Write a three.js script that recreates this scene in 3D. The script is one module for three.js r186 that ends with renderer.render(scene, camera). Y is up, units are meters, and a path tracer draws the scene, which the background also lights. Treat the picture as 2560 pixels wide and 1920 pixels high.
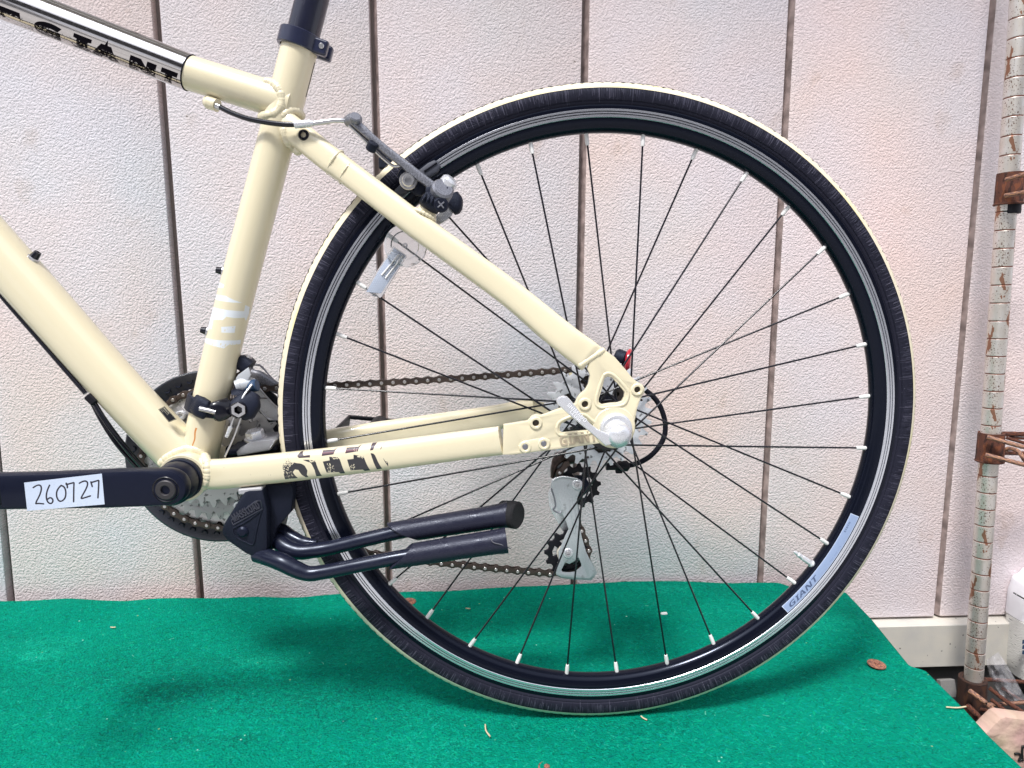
import * as THREE from 'three';
import { mergeGeometries, toCreasedNormals } from 'three/addons/utils/BufferGeometryUtils.js';
import { RoundedBoxGeometry } from 'three/addons/geometries/RoundedBoxGeometry.js';
import { FontLoader } from 'three/addons/loaders/FontLoader.js';
import { TextGeometry } from 'three/addons/geometries/TextGeometry.js';

// ------------------------------------------------------------------ camera, sky, sun, exposure
const V = (x, y, z) => new THREE.Vector3(x, y, z);
const scene = new THREE.Scene();
const H0 = 561;                                   // wheel axle height above the ground, mm (all drafting below is in mm round the axle)
const FPX = 1663.744, CAM = V(-130.879, 134.564, 691.953), PIT = 0.1387453, YAW = 0.0492891;
const FW = V(Math.sin(YAW) * Math.cos(PIT), -Math.sin(PIT), -Math.cos(YAW) * Math.cos(PIT));
const RT = V(Math.cos(YAW), 0, Math.sin(YAW)), UP = RT.clone().cross(FW);
const camera = new THREE.PerspectiveCamera(2 * Math.atan(960 / FPX) * 180 / Math.PI, 4 / 3, 0.02, 200);
camera.position.set(CAM.x / 1000, (CAM.y + H0) / 1000, CAM.z / 1000);
camera.lookAt((CAM.x + FW.x * 500) / 1000, (CAM.y + H0 + FW.y * 500) / 1000, (CAM.z + FW.z * 500) / 1000);

const SUN = V(-0.3, 1.0, 0.5).normalize();
{
  const w = 512, h = 256, d = new Float32Array(w * h * 4);
  for (let j = 0; j < h; j++) for (let i = 0; i < w; i++) {
    const el = ((j + 0.5) / h - 0.5) * Math.PI, az = ((i + 0.5) / w - 0.5) * 2 * Math.PI;
    const dir = V(Math.cos(el) * Math.cos(az), Math.sin(el), Math.cos(el) * Math.sin(az));
    const s = Math.max(0, Math.sin(el)), c = Math.max(0, dir.dot(SUN));
    const glow = 1.6 * Math.pow(c, 14);
    const L = 0.5 + 0.2 * s + glow;
    const o = (j * w + i) * 4;
    d[o] = L * 0.94; d[o + 1] = L * 0.98; d[o + 2] = L * 1.11; d[o + 3] = 1;
  }
  const t = new THREE.DataTexture(d, w, h, THREE.RGBAFormat, THREE.FloatType);
  t.mapping = THREE.EquirectangularReflectionMapping; t.magFilter = THREE.LinearFilter; t.minFilter = THREE.LinearFilter;
  t.needsUpdate = true;
  scene.background = t; scene.environment = t;
}
const sun = new THREE.DirectionalLight(new THREE.Color(1, 0.96, 0.92), 2.8);
sun.position.copy(SUN).multiplyScalar(6); sun.castShadow = true; sun.shadow.radius = 20;
sun.shadow.mapSize.set(2048, 2048);
Object.assign(sun.shadow.camera, { left: -1.6, right: 1.6, top: 1.6, bottom: -1.6, near: 0.5, far: 14 });
scene.add(sun, sun.target);
const EXPOSURE = 1.58;

// ------------------------------------------------------------------ helpers
let seed = 7;
const rnd = () => { seed = (seed * 1664525 + 1013904223) >>> 0; return seed / 4294967296; };
const rr = (a, b) => a + (b - a) * rnd();
// a point of the place from where it is seen from the drafting station, at depth z (mm)
function at(nx, ny, z) {
  const d = FW.clone().addScaledVector(RT, (nx - 1280) / FPX).addScaledVector(UP, -(ny - 960) / FPX);
  return CAM.clone().addScaledVector(d, (z - CAM.z) / d.z);
}
function atY(nx, ny, y) {
  const d = FW.clone().addScaledVector(RT, (nx - 1280) / FPX).addScaledVector(UP, -(ny - 960) / FPX);
  return CAM.clone().addScaledVector(d, (y - CAM.y) / d.y);
}
const fr = (ox, oy, k) => (x, y, z) => at(ox + x * k, oy + y * k, z);
const D = fr(0, 0, 2560 / 2212), A = fr(0, 0, 900 / 2212), B = fr(800, 200, 640 / 2212), C = fr(300, 850, 640 / 2212),
  E = fr(1200, 850, 640 / 2212), F = fr(500, 1150, 900 / 2212), G = fr(1200, 1130, 360 / 1706), H = fr(1240, 820, 460 / 2212),
  K = fr(0, 1100, 640 / 2212), L = fr(0, 480, 640 / 2212), M = fr(600, 880, 160 / 1106), N = fr(880, 560, 220 / 1825),
  O = fr(700, 1040, 300 / 2212), P = fr(0, 0, 500 / 2212), Q = fr(640, 0, 220 / 2212), R = fr(2100, 1400, 460 / 1468),
  T = fr(2360, 0, 200 / 474), U = fr(2360, 700, 200 / 474), W = fr(2400, 1380, 160 / 492);

const used = {};
function numbered(n) { const k = used[n] = (used[n] ?? -1) + 1; return k ? n + '_' + String(k).padStart(3, '0') : n; }
const TOWORLD = new THREE.Matrix4().makeTranslation(0, H0 / 1000, 0).multiply(new THREE.Matrix4().makeScale(0.001, 0.001, 0.001));
function mesh(name, geo, mat, parent, label) {
  geo.applyMatrix4(TOWORLD);
  const m = new THREE.Mesh(geo, mat); m.name = name; m.castShadow = m.receiveShadow = true;
  if (label) m.userData.label = label;
  if (parent) parent.add(m);
  return m;
}
function group(name, parent) { const g = new THREE.Group(); g.name = name; if (parent) parent.add(g); return g; }
function thing(name, label, category, grp) {
  const g = group(numbered(name), scene); g.userData = { label, category }; if (grp) g.userData.group = grp; return g;
}
function rebase(g, x, y, z) {                     // put the group's origin at the thing's base
  const seen = new Set();
  g.traverse(o => { if (!o.isMesh) return; if (o.position.lengthSq() > 0) { o.position.x -= x; o.position.y -= y; o.position.z -= z; } else if (!seen.has(o.geometry)) { seen.add(o.geometry); o.geometry.translate(-x, -y, -z); } });
  g.position.set(x, y, z);
}
function struct(name, geo, mat) { const m = mesh(name, geo, mat, scene); m.userData.kind = 'structure'; return m; }

// swept tube: stations {p, a (radius across), b (radius along up)}, uv.x along, uv.y = 1 - angle / 2pi
function tube(st, { seg = 20, smooth = 0, n = 2, up = V(0, 0, 1), cap = true, closed = false } = {}) {
  let s = st.map(q => ({ p: q.p.clone(), a: q.a, b: q.b ?? q.a }));
  if (smooth) {
    const c = new THREE.CatmullRomCurve3(s.map(q => q.p), closed, 'centripetal'), m = s.length - (closed ? 0 : 1), out = [];
    const tot = m * smooth;
    for (let i = 0; i <= tot; i++) {
      const t = i / tot, f = t * m, k = Math.min(m - 1, Math.floor(f)), u = f - k, q0 = s[k], q1 = s[(k + 1) % s.length], w = u * u * (3 - 2 * u);
      out.push({ p: c.getPoint(t), a: q0.a + (q1.a - q0.a) * w, b: q0.b + (q1.b - q0.b) * w });
    }
    s = out;
  }
  const pos = [], uv = [], idx = [], len = [0];
  for (let i = 1; i < s.length; i++) len.push(len[i - 1] + s[i].p.distanceTo(s[i - 1].p));
  const pw = (v) => Math.sign(v) * Math.pow(Math.abs(v), 2 / n);
  for (let i = 0; i < s.length; i++) {
    let t = s[Math.min(i + 1, s.length - 1)].p.clone().sub(s[Math.max(i - 1, 0)].p);
    if (closed && (i === 0 || i === s.length - 1)) t = s[1].p.clone().sub(s[s.length - 2].p);
    t.normalize();
    const b = up.clone().addScaledVector(t, -up.dot(t)).normalize(), a = b.clone().cross(t);
    for (let k = 0; k <= seg; k++) {
      const th = k / seg * 2 * Math.PI;
      const q = s[i].p.clone().addScaledVector(a, s[i].a * pw(Math.cos(th))).addScaledVector(b, s[i].b * pw(Math.sin(th)));
      pos.push(q.x, q.y, q.z); uv.push(len[i] / len[s.length - 1], 1 - k / seg);
    }
  }
  const r = seg + 1;
  for (let i = 0; i < s.length - 1; i++) for (let k = 0; k < seg; k++) {
    const a = i * r + k, b = a + 1, c = a + r, d = c + 1;
    idx.push(a, b, c, b, d, c);
  }
  if (cap && !closed) for (const e of [0, s.length - 1]) {
    const base = pos.length / 3, c = s[e].p; pos.push(c.x, c.y, c.z); uv.push(e ? 1 : 0, 0.5);
    for (let k = 0; k <= seg; k++) { const o = (e * r + k) * 3; pos.push(pos[o], pos[o + 1], pos[o + 2]); uv.push(e ? 1 : 0, 1 - k / seg); }
    for (let k = 0; k < seg; k++) e ? idx.push(base, base + 1 + k, base + 2 + k) : idx.push(base, base + 2 + k, base + 1 + k);
  }
  const g = new THREE.BufferGeometry();
  g.setAttribute('position', new THREE.Float32BufferAttribute(pos, 3)); g.setAttribute('uv', new THREE.Float32BufferAttribute(uv, 2));
  g.setIndex(idx); g.computeVertexNormals();
  if (true) {                                      // weld the seam normals
    const nm = g.attributes.normal;
    for (let i = 0; i < s.length; i++) {
      const a = i * r, b = a + seg, v = V(nm.getX(a) + nm.getX(b), nm.getY(a) + nm.getY(b), nm.getZ(a) + nm.getZ(b)).normalize();
      nm.setXYZ(a, v.x, v.y, v.z); nm.setXYZ(b, v.x, v.y, v.z);
    }
  }
  return g;
}
const rod = (pts, r, o = {}) => tube(pts.map(p => ({ p, a: r })), { seg: 10, ...o });
// plate cut from an outline seen square on, front face at z0, thickness th
function plate(pts, z0, th, bevel = 0.6, holes = [], smooth = false) {
  const to2 = a => a.map(p => new THREE.Vector2(p.x, p.y));
  const cur = a => smooth ? new THREE.SplineCurve([...to2(a), to2(a)[0]]).getPoints(a.length * 5).slice(0, -1) : to2(a);
  let o = cur(pts); if (THREE.ShapeUtils.isClockWise(o)) o.reverse();
  const sh = new THREE.Shape(o);
  for (const h of holes) { let q = h.isV2 ? h.pts : cur(h); if (!THREE.ShapeUtils.isClockWise(q)) q = q.slice().reverse(); sh.holes.push(new THREE.Path(q)); }
  const b = Math.min(bevel, th / 2 - 0.05);
  const g = new THREE.ExtrudeGeometry(sh, { depth: th - 2 * b, bevelEnabled: b > 0, bevelThickness: b, bevelSize: b, bevelOffset: -b, bevelSegments: 2, curveSegments: 20 });
  g.translate(0, 0, z0 - th + b);
  return toCreasedNormals(g, 0.6);
}
const circ = (c, r, n = 20) => ({ isV2: true, pts: Array.from({ length: n }, (_, i) => new THREE.Vector2(c.x + r * Math.cos(-i / n * 6.28319), c.y + r * Math.sin(-i / n * 6.28319))) });
const disc2 = (c, r, n = 40) => Array.from({ length: n }, (_, i) => V(c.x + r * Math.cos(i / n * 6.28319), c.y + r * Math.sin(i / n * 6.28319), c.z));
// solid of revolution: profile [r, h] along axis from centre
function lathe(prof, c, axis = V(0, 0, 1), seg = 40) {
  const g = new THREE.LatheGeometry(prof.map(q => new THREE.Vector2(q[0], q[1])), seg);
  const cg = toCreasedNormals(g, 0.5);
  cg.applyQuaternion(new THREE.Quaternion().setFromUnitVectors(V(0, 1, 0), axis.clone().normalize()));
  cg.translate(c.x, c.y, c.z);
  return cg;
}
const cyl = (c, r, h, axis = V(0, 0, 1), ch = 0.5, seg = 28) => lathe([[0, -h / 2], [r - ch, -h / 2], [r, -h / 2 + ch], [r, h / 2 - ch], [r - ch, h / 2], [0, h / 2]], c, axis, seg);
// bolt head with a hex socket, facing +z or along axis
function socketBolt(c, r, h, axis = V(0, 0, 1), rs = r * 0.5) {
  return lathe([[0, h / 2 - Math.min(h * 0.7, rs)], [rs, h / 2 - Math.min(h * 0.7, rs)], [rs, h / 2], [r * 0.86, h / 2], [r, h / 2 - r * 0.2], [r, -h / 2], [0, -h / 2]], c, axis, 24);
}
function box(c, sx, sy, sz, rad = 0.8, rot = [0, 0, 0]) {
  const g = new RoundedBoxGeometry(sx, sy, sz, 2, Math.min(rad, sx / 2 - .01, sy / 2 - .01, sz / 2 - .01));
  g.applyMatrix4(new THREE.Matrix4().makeRotationFromEuler(new THREE.Euler(...rot))); g.translate(c.x, c.y, c.z);
  return g;
}
const join = a => mergeGeometries(a.map(g => { const q = g.index ? g.toNonIndexed() : g; for (const k of Object.keys(q.attributes)) if (!['position', 'normal', 'uv'].includes(k)) q.deleteAttribute(k); return q; }));

// ------------------------------------------------------------------ noise and textures
const P256 = (() => { const p = Array.from({ length: 256 }, (_, i) => i); for (let i = 255; i > 0; i--) { const j = Math.floor(rnd() * (i + 1)); [p[i], p[j]] = [p[j], p[i]]; } return p; })();
const hsh = (x, y) => P256[(P256[x & 255] + y) & 255];
const GR = Array.from({ length: 256 }, (_, i) => [Math.cos(i * 2.39996), Math.sin(i * 2.39996)]);
function pn(x, y, per, pery = per) {               // periodic gradient noise
  const x0 = Math.floor(x), y0 = Math.floor(y), fx = x - x0, fy = y - y0, w = t => t * t * t * (t * (t * 6 - 15) + 10);
  const g = (i, j) => { const q = GR[hsh((((x0 + i) % per) + per) % per, (((y0 + j) % pery) + pery) % pery)]; return q[0] * (fx - i) + q[1] * (fy - j); };
  const u = w(fx), v = w(fy);
  return (g(0, 0) * (1 - u) + g(1, 0) * u) * (1 - v) + (g(0, 1) * (1 - u) + g(1, 1) * u) * v;
}
const fbm = (x, y, per, o = 4) => { let s = 0, a = 1; for (let i = 0; i < o; i++) { s += a * pn(x, y, per); x *= 2; y *= 2; per *= 2; a *= 0.5; } return s; };
const sst = (a, b, x) => { const t = Math.min(1, Math.max(0, (x - a) / (b - a))); return t * t * (3 - 2 * t); };
function dataTex(n, fn, srgb = false, m = n) {
  const d = new Uint8Array(n * m * 4);
  for (let j = 0; j < m; j++) for (let i = 0; i < n; i++) {
    const c = fn(i / n, j / m), o = (j * n + i) * 4;
    if (typeof c === 'number') { d[o] = d[o + 1] = d[o + 2] = Math.max(0, Math.min(255, c * 255)); } else for (let k = 0; k < 3; k++) d[o + k] = Math.max(0, Math.min(255, c[k] * 255));
    d[o + 3] = 255;
  }
  const t = new THREE.DataTexture(d, n, m, THREE.RGBAFormat);
  t.wrapS = t.wrapT = THREE.RepeatWrapping; t.magFilter = THREE.LinearFilter; t.minFilter = THREE.LinearMipmapLinearFilter; t.generateMipmaps = true;
  if (srgb) t.colorSpace = THREE.SRGBColorSpace;
  t.needsUpdate = true; return t;
}
function canvasTex(w, h, draw, srgb = true) {
  const c = document.createElement('canvas'); c.width = w; c.height = h;
  const g = c.getContext('2d'); draw(g, w, h);
  const t = new THREE.CanvasTexture(c); if (srgb) t.colorSpace = THREE.SRGBColorSpace; t.anisotropy = 8; t.wrapS = t.wrapT = THREE.RepeatWrapping;
  return t;
}
const rep = (t, x, y) => { const c = t.clone(); c.repeat.set(x, y); c.needsUpdate = true; return c; };
const std = (c, rough, metal = 0, extra = {}) => new THREE.MeshStandardMaterial({ color: new THREE.Color().setRGB(...c), roughness: rough, metalness: metal, ...extra });
const phy = (c, rough, metal = 0, extra = {}) => new THREE.MeshPhysicalMaterial({ color: new THREE.Color().setRGB(...c), roughness: rough, metalness: metal, ...extra });

const grainT = dataTex(512, (u, v) => 0.5 + 0.5 * fbm(u * 64, v * 64, 64, 3));
const patchT = dataTex(256, (u, v) => 0.55 + 0.5 * fbm(u * 6, v * 6, 6, 4));
// embossed leather-like grain of the siding, tile 0.30 m
const embossT = dataTex(1024, (u, v) => {
  const wx = 0.9 * pn(u * 21 + 3.3, v * 21, 21), wy = 0.9 * pn(u * 21, v * 21 + 8.1, 21);
  const a = pn(u * 54 + wx, v * 62 + wy, 54, 62), b = pn(u * 78 + wy + 5.2, v * 88 + wx, 78, 88);
  return 0.5 + 0.42 * (sst(0.0, 0.26, Math.abs(a)) - 0.6) + 0.5 * (sst(-0.3, 0.3, b) - 0.5);
});
const MAT = {};
{
  // siding: pinkish beige with faint blotchy discoloration and specks
  const wallMap = dataTex(1024, (u, v) => {
    const a = 1.25 * fbm(u * 3, v * 3, 3, 4), b = fbm(u * 4 + 7.7, v * 4 + 2.1, 4, 4), g = 0.03 * pn(u * 120, v * 120, 120);
    const k = 1 + g;
    const st = fbm(u * 13 + 3.1, v * 9, 13, 4), f = 0.55 * sst(0.42, 0.7, st) * (0.5 + 0.5 * pn(u * 90, v * 90, 90));
    if (fbm(u * 70 + 1.7, v * 70, 70, 2) > 0.78) return [0.52, 0.47, 0.42];
    if (f > 0.02) return [(0.884 + 0.036 * a - 0.10 * f) * k, (0.838 - 0.010 * a + 0.010 * b - 0.13 * f) * k, (0.832 - 0.036 * a + 0.030 * b - 0.17 * f) * k];
    return [(0.884 + 0.036 * a) * k, (0.838 - 0.010 * a + 0.010 * b) * k, (0.832 - 0.036 * a + 0.030 * b) * k];
  }, true);
  MAT.wall = std([1, 1, 1], 0.62, 0, { map: rep(wallMap, 1.05, 1.05), bumpMap: rep(embossT, 1 / 0.3, 1 / 0.3), bumpScale: 0.00062 });
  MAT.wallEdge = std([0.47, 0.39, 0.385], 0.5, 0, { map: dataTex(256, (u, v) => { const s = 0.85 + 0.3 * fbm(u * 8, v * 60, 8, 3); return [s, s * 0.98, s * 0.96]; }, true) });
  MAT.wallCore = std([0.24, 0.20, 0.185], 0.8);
  MAT.ink = std([0.03, 0.03, 0.035], 0.7);  // near-black tone for the shade painted inside the perforations
  MAT.sill = std([0.70, 0.685, 0.665], 0.7, 0, { bumpMap: rep(grainT, 6, 6), bumpScale: 0.0004, map: dataTex(512, (u, v) => { const s = fbm(u * 9, v * 9, 9, 4), k = fbm(u * 60, v * 60, 60, 2) > 0.62 ? 0.55 : 1; return [(0.9 + 0.06 * s) * k, (0.89 + 0.05 * s) * k, (0.86 + 0.03 * s) * k]; }, true) });
}

// bicycle paints and metals
const SPK = (u, v, f, lo, hi) => { const s = fbm(u * f, v * f, f, 4); return 1 - (1 - lo) * sst(hi, hi + 0.25, s); };
MAT.cream = phy([0.745, 0.675, 0.475], 0.4, 0, { clearcoat: 1, clearcoatRoughness: 0.05 });
MAT.black = phy([0.006, 0.0075, 0.018], 0.42, 0, { specularIntensity: 0.5, specularColor: new THREE.Color().setRGB(0.62, 0.72, 1), clearcoat: 0.08, clearcoatRoughness: 0.35 });
MAT.blackGloss = phy([0.006, 0.0065, 0.012], 0.25, 0, { specularIntensity: 0.6, clearcoat: 0.4, clearcoatRoughness: 0.15 });
MAT.anodised = phy([0.012, 0.016, 0.045], 0.32, 0, { specularIntensity: 0.9, clearcoat: 0.5, clearcoatRoughness: 0.2 });
MAT.rubber = phy([0.009, 0.0095, 0.016], 0.75, 0, { specularIntensity: 0.25 });
MAT.castBlack = phy([0.009, 0.0105, 0.021], 0.45, 0, { specularIntensity: 0.6, specularColor: new THREE.Color().setRGB(0.7, 0.8, 1), bumpMap: rep(grainT, 2, 2), bumpScale: 0.0002 });
MAT.alu = std([0.76, 0.775, 0.81], 0.42, 0.55, { bumpMap: rep(grainT, 1, 1), bumpScale: 0.00012, roughnessMap: patchT });
MAT.aluMatte = std([0.58, 0.615, 0.665], 0.46, 0.4, { map: dataTex(256, (u, v) => { const q = SPK(u, v, 9, 0.86, 0.3) * (0.97 + 0.06 * pn(u * 60, v * 60, 60)); return [q, q, q * 0.99]; }, true) });
MAT.steel = std([0.6, 0.6, 0.62], 0.3, 0.9);
MAT.worn = std([0.34, 0.35, 0.385], 0.38, 0.55, { map: dataTex(256, (u, v) => { const q = 0.82 + 0.3 * fbm(u * 40, v * 40, 40, 3); return [q, q, q * 1.02]; }, true) });
MAT.chain = std([0.19, 0.165, 0.155], 0.45, 0.75, { map: dataTex(128, (u, v) => { const s = 0.75 + 0.4 * fbm(u * 8, v * 8, 8, 3); return [s, s * 0.95, s * 0.92]; }, true) });
MAT.pin = std([0.55, 0.53, 0.52], 0.3, 0.9);
MAT.darkCog = std([0.07, 0.06, 0.055], 0.5, 0.7);
MAT.plasticBlack = phy([0.008, 0.008, 0.012], 0.5, 0, { specularIntensity: 0.5 });
MAT.white = std([0.75, 0.75, 0.74], 0.4);
MAT.clear = phy([0.93, 0.95, 0.97], 0.12, 0, { transmission: 0.9, thickness: 0.003, ior: 1.45 });
MAT.red = phy([0.5, 0.012, 0.03], 0.3, 0, { clearcoat: 0.6 });
MAT.blue = std([0.02, 0.055, 0.12], 0.45);
MAT.ringSilver = std([0.62, 0.66, 0.72], 0.42, 0.45, { map: dataTex(256, (u, v) => { const q = SPK(u, v, 14, 0.55, 0.3); return [q, q * 0.98, q * 0.96]; }, true), roughnessMap: patchT });
MAT.rust = std([0.20, 0.105, 0.075], 0.8, 0.1, { map: dataTex(256, (u, v) => { const s = fbm(u * 14, v * 14, 14, 4); return s > 0.22 ? [0.98, 0.78, 0.62] : s < -0.25 ? [0.5, 0.4, 0.4] : [0.76, 0.62, 0.58]; }, true), bumpMap: rep(grainT, 3, 3), bumpScale: 0.0006 });

// ------------------------------------------------------------------ ground, street side, siding wall, platform
{
  const g = new THREE.PlaneGeometry(120, 120, 1, 1); g.rotateX(-Math.PI / 2); g.scale(1000, 1000, 1000); g.translate(0, -H0, 0);
  const gm = std([0.55, 0.54, 0.53], 0.9, 0, { map: rep(dataTex(512, (u, v) => { const s = 0.82 + 0.25 * fbm(u * 40, v * 40, 40, 3) + 0.1 * fbm(u * 5, v * 5, 5, 3); return [s, s, s]; }, true), 60, 60) });
  struct('ground', g, gm);
  const s = new THREE.PlaneGeometry(9000, 640); s.rotateX(-Math.PI / 2); s.translate(0, -H0 + 4, -60);
  struct('asphalt', s, std([0.02, 0.0195, 0.019], 0.95, 0, { bumpMap: rep(grainT, 60, 5), bumpScale: 0.002 }));
}
const WZ = -345;
{
  const wall = thing('siding_wall', 'pinkish beige embossed siding wall with dark vertical joints behind the bicycle', 'wall');
  const seam = [[at(-14, 1180, WZ), at(17, 1500, WZ)], [A(925, 0, WZ), L(1545, 1500, WZ)], [D(796, 0, WZ), F(1145, 900, WZ)], [D(1258, 0, WZ), D(1233, 1250, WZ)], [D(1704, 0, WZ), D(1636, 1250, WZ)], [T(275, 0, WZ), R(755, 400, WZ)]];
  const yT = 900, yB = -418;
  const xs = seam.map(([a, b]) => { const k = (b.x - a.x) / (b.y - a.y), f = y => a.x + k * (y - a.y); return [f(yB), (f(yB) + f(480)) / 2 * 0 + f(480)]; });
  const step = xs[4][0] - xs[3][0];
  xs.unshift([xs[0][0] - step, xs[0][1] - step], ); xs.unshift([xs[0][0] - step, xs[0][1] - step]);
  for (let i = 0; i < 3; i++) { const q = xs[xs.length - 1]; xs.push([q[0] + step, q[1] + step]); }
  // section across the joint: square left edge, slanted right-hand edge, 9 mm deep
  for (let i = 0; i < xs.length - 1; i++) {
    const prof = (x0, x1) => [[x0 + 11.2, -2.2], [x0 + 12.6, -0.7], [x0 + 14.6, -0.1], [x0 + 17, 0], [x1 - 1.4, 0], [x1 - 0.3, -0.6], [x1, -2], [x1, -15]];
    const b = prof(xs[i][0], xs[i + 1][0]), t = prof(xs[i][1], xs[i + 1][1]);
    const pos = [], uv = [], idx = [];
    const rows = [];
    const addRow = (y, s, dz) => { rows.push(pos.length / 3); for (let k = 0; k < b.length; k++) { const w = (y - yB) / (480 - yB); const x = b[k][0] + (t[k][0] - b[k][0]) * w; pos.push(x, y, WZ + Math.min(0, b[k][1]) + dz); uv.push(x / 1000 + i * 0.37, y / 1000 + i * 0.21); } };
    addRow(yB, 1, -11); addRow(yB, 1, -2); addRow(yB + 1.5, 1, -0.3); addRow(yB + 3.5, 1, 0); addRow(yT, 1, 0);
    for (let r = 0; r < rows.length - 1; r++) for (let k = 0; k < b.length - 1; k++) { const a = rows[r] + k, c = rows[r + 1] + k; idx.push(a, a + 1, c, a + 1, c + 1, c); }
    let g = new THREE.BufferGeometry(); g.setAttribute('position', new THREE.Float32BufferAttribute(pos, 3)); g.setAttribute('uv', new THREE.Float32BufferAttribute(uv, 2)); g.setIndex(idx);
    g = toCreasedNormals(g, 0.5);
    const pm = MAT.wall.clone(), ti = Math.max(0, Math.min(1, (i - 1) / 6)); pm.color.setRGB(0.93 + 0.06 * ti, 0.965 - 0.015 * ti, 1 - 0.04 * ti);
    mesh('panel', g, pm, wall);
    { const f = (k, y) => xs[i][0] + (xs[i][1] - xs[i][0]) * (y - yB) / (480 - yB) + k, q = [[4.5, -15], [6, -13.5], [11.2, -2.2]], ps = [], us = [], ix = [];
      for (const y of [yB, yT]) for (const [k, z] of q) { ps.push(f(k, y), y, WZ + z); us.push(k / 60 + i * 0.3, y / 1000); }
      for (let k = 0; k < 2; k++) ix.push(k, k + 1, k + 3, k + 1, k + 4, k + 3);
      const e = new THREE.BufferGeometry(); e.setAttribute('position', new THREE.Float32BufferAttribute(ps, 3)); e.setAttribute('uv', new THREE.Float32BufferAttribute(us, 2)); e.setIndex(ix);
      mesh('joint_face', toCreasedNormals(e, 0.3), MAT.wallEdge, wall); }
  }
  const x0 = xs[0][0], x1 = xs[xs.length - 1][0];
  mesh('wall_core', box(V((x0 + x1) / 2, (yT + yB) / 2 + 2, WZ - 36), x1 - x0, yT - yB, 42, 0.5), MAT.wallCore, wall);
  // base rail under the panels
  const ry = -421, rz = WZ + 19;
  const sh = new THREE.Shape(); sh.moveTo(-30, 0); sh.lineTo(17.5, -2); sh.lineTo(19, -3.5); sh.lineTo(19, -77); sh.lineTo(17, -79); sh.lineTo(-30, -79); sh.closePath();
  const rg = new THREE.ExtrudeGeometry(sh, { depth: x1 - x0, bevelEnabled: false }); rg.rotateY(Math.PI / 2); rg.scale(1, 1, -1);
  rg.index ?? 0; const ng = rg; ng.translate(x0, ry, WZ); 
  { const ii = ng.attributes.position; for (let k = 0; k < ii.count; k += 3) { const a = [ii.getX(k + 1), ii.getY(k + 1), ii.getZ(k + 1)], u = ng.attributes.uv, ua = [u.getX(k + 1), u.getY(k + 1)]; ii.setXYZ(k + 1, ii.getX(k + 2), ii.getY(k + 2), ii.getZ(k + 2)); ii.setXYZ(k + 2, ...a); u.setXY(k + 1, u.getX(k + 2), u.getY(k + 2)); u.setXY(k + 2, ...ua); } ng.computeVertexNormals(); const p = ng.attributes.position, u = ng.attributes.uv; for (let k = 0; k < p.count; k++) u.setXY(k, p.getX(k) / 400, (p.getY(k) + p.getZ(k)) / 400); }
  mesh('base_rail', ng, MAT.sill, wall);
  mesh('footing', box(V((x0 + x1) / 2, -H0 + 30, WZ - 20), x1 - x0, 60, 40, 2), std([0.10, 0.095, 0.09], 0.9, 0, { bumpMap: rep(grainT, 40, 4), bumpScale: 0.002 }), wall);
  mesh('added_eave', box(V((x0 + x1) / 2, 2040, 20), x1 - x0, 90, 640, 8), std([0.42, 0.4, 0.38], 0.7), wall);  // unseen roof overhang added to block the sky overhead and narrow the highlights
  mesh('added_eave', box(V((x0 + x1) / 2, 1495, WZ - 40), x1 - x0, 1188, 50, 4), MAT.sill, wall);  // unseen upper wall under that overhang
  rebase(wall, 0, 0, WZ / 1000);
}
// the house across the yard, mirrored in the polished metal: dark upper storey over a pale ground floor with an open passage, unseen and shaped to give the tubes a highlight
{
  const hs = thing('neighbour_house', 'dark two-storey house with a pale ground floor and a passage shaped to let in a highlight, unseen across the yard', 'house'), z = 7300;
  for (const [x0, x1] of [[-22000, -6300], [-3900, 15000]]) mesh('lower_wall', box(V((x0 + x1) / 2, -H0 + 1200, z + 250), x1 - x0, 2400, 500, 10), std([0.33, 0.32, 0.31], 0.8), hs);
  mesh('upper_wall', box(V(-3500, -H0 + 3900, z + 260), 37000, 3000, 520, 10), std([0.045, 0.044, 0.047], 0.8), hs);
  const sh = new THREE.Shape(); sh.moveTo(-400, 0); sh.lineTo(3000, 1500); sh.lineTo(3100, 0); sh.closePath();
  const rg = new THREE.ExtrudeGeometry(sh, { depth: 37500, bevelEnabled: false }); rg.rotateY(-Math.PI / 2); rg.translate(15250, -H0 + 5400, z);
  mesh('roof', rg, std([0.04, 0.038, 0.04], 0.8), hs);
  rebase(hs, -3.5, 0, z / 1000);
}
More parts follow.
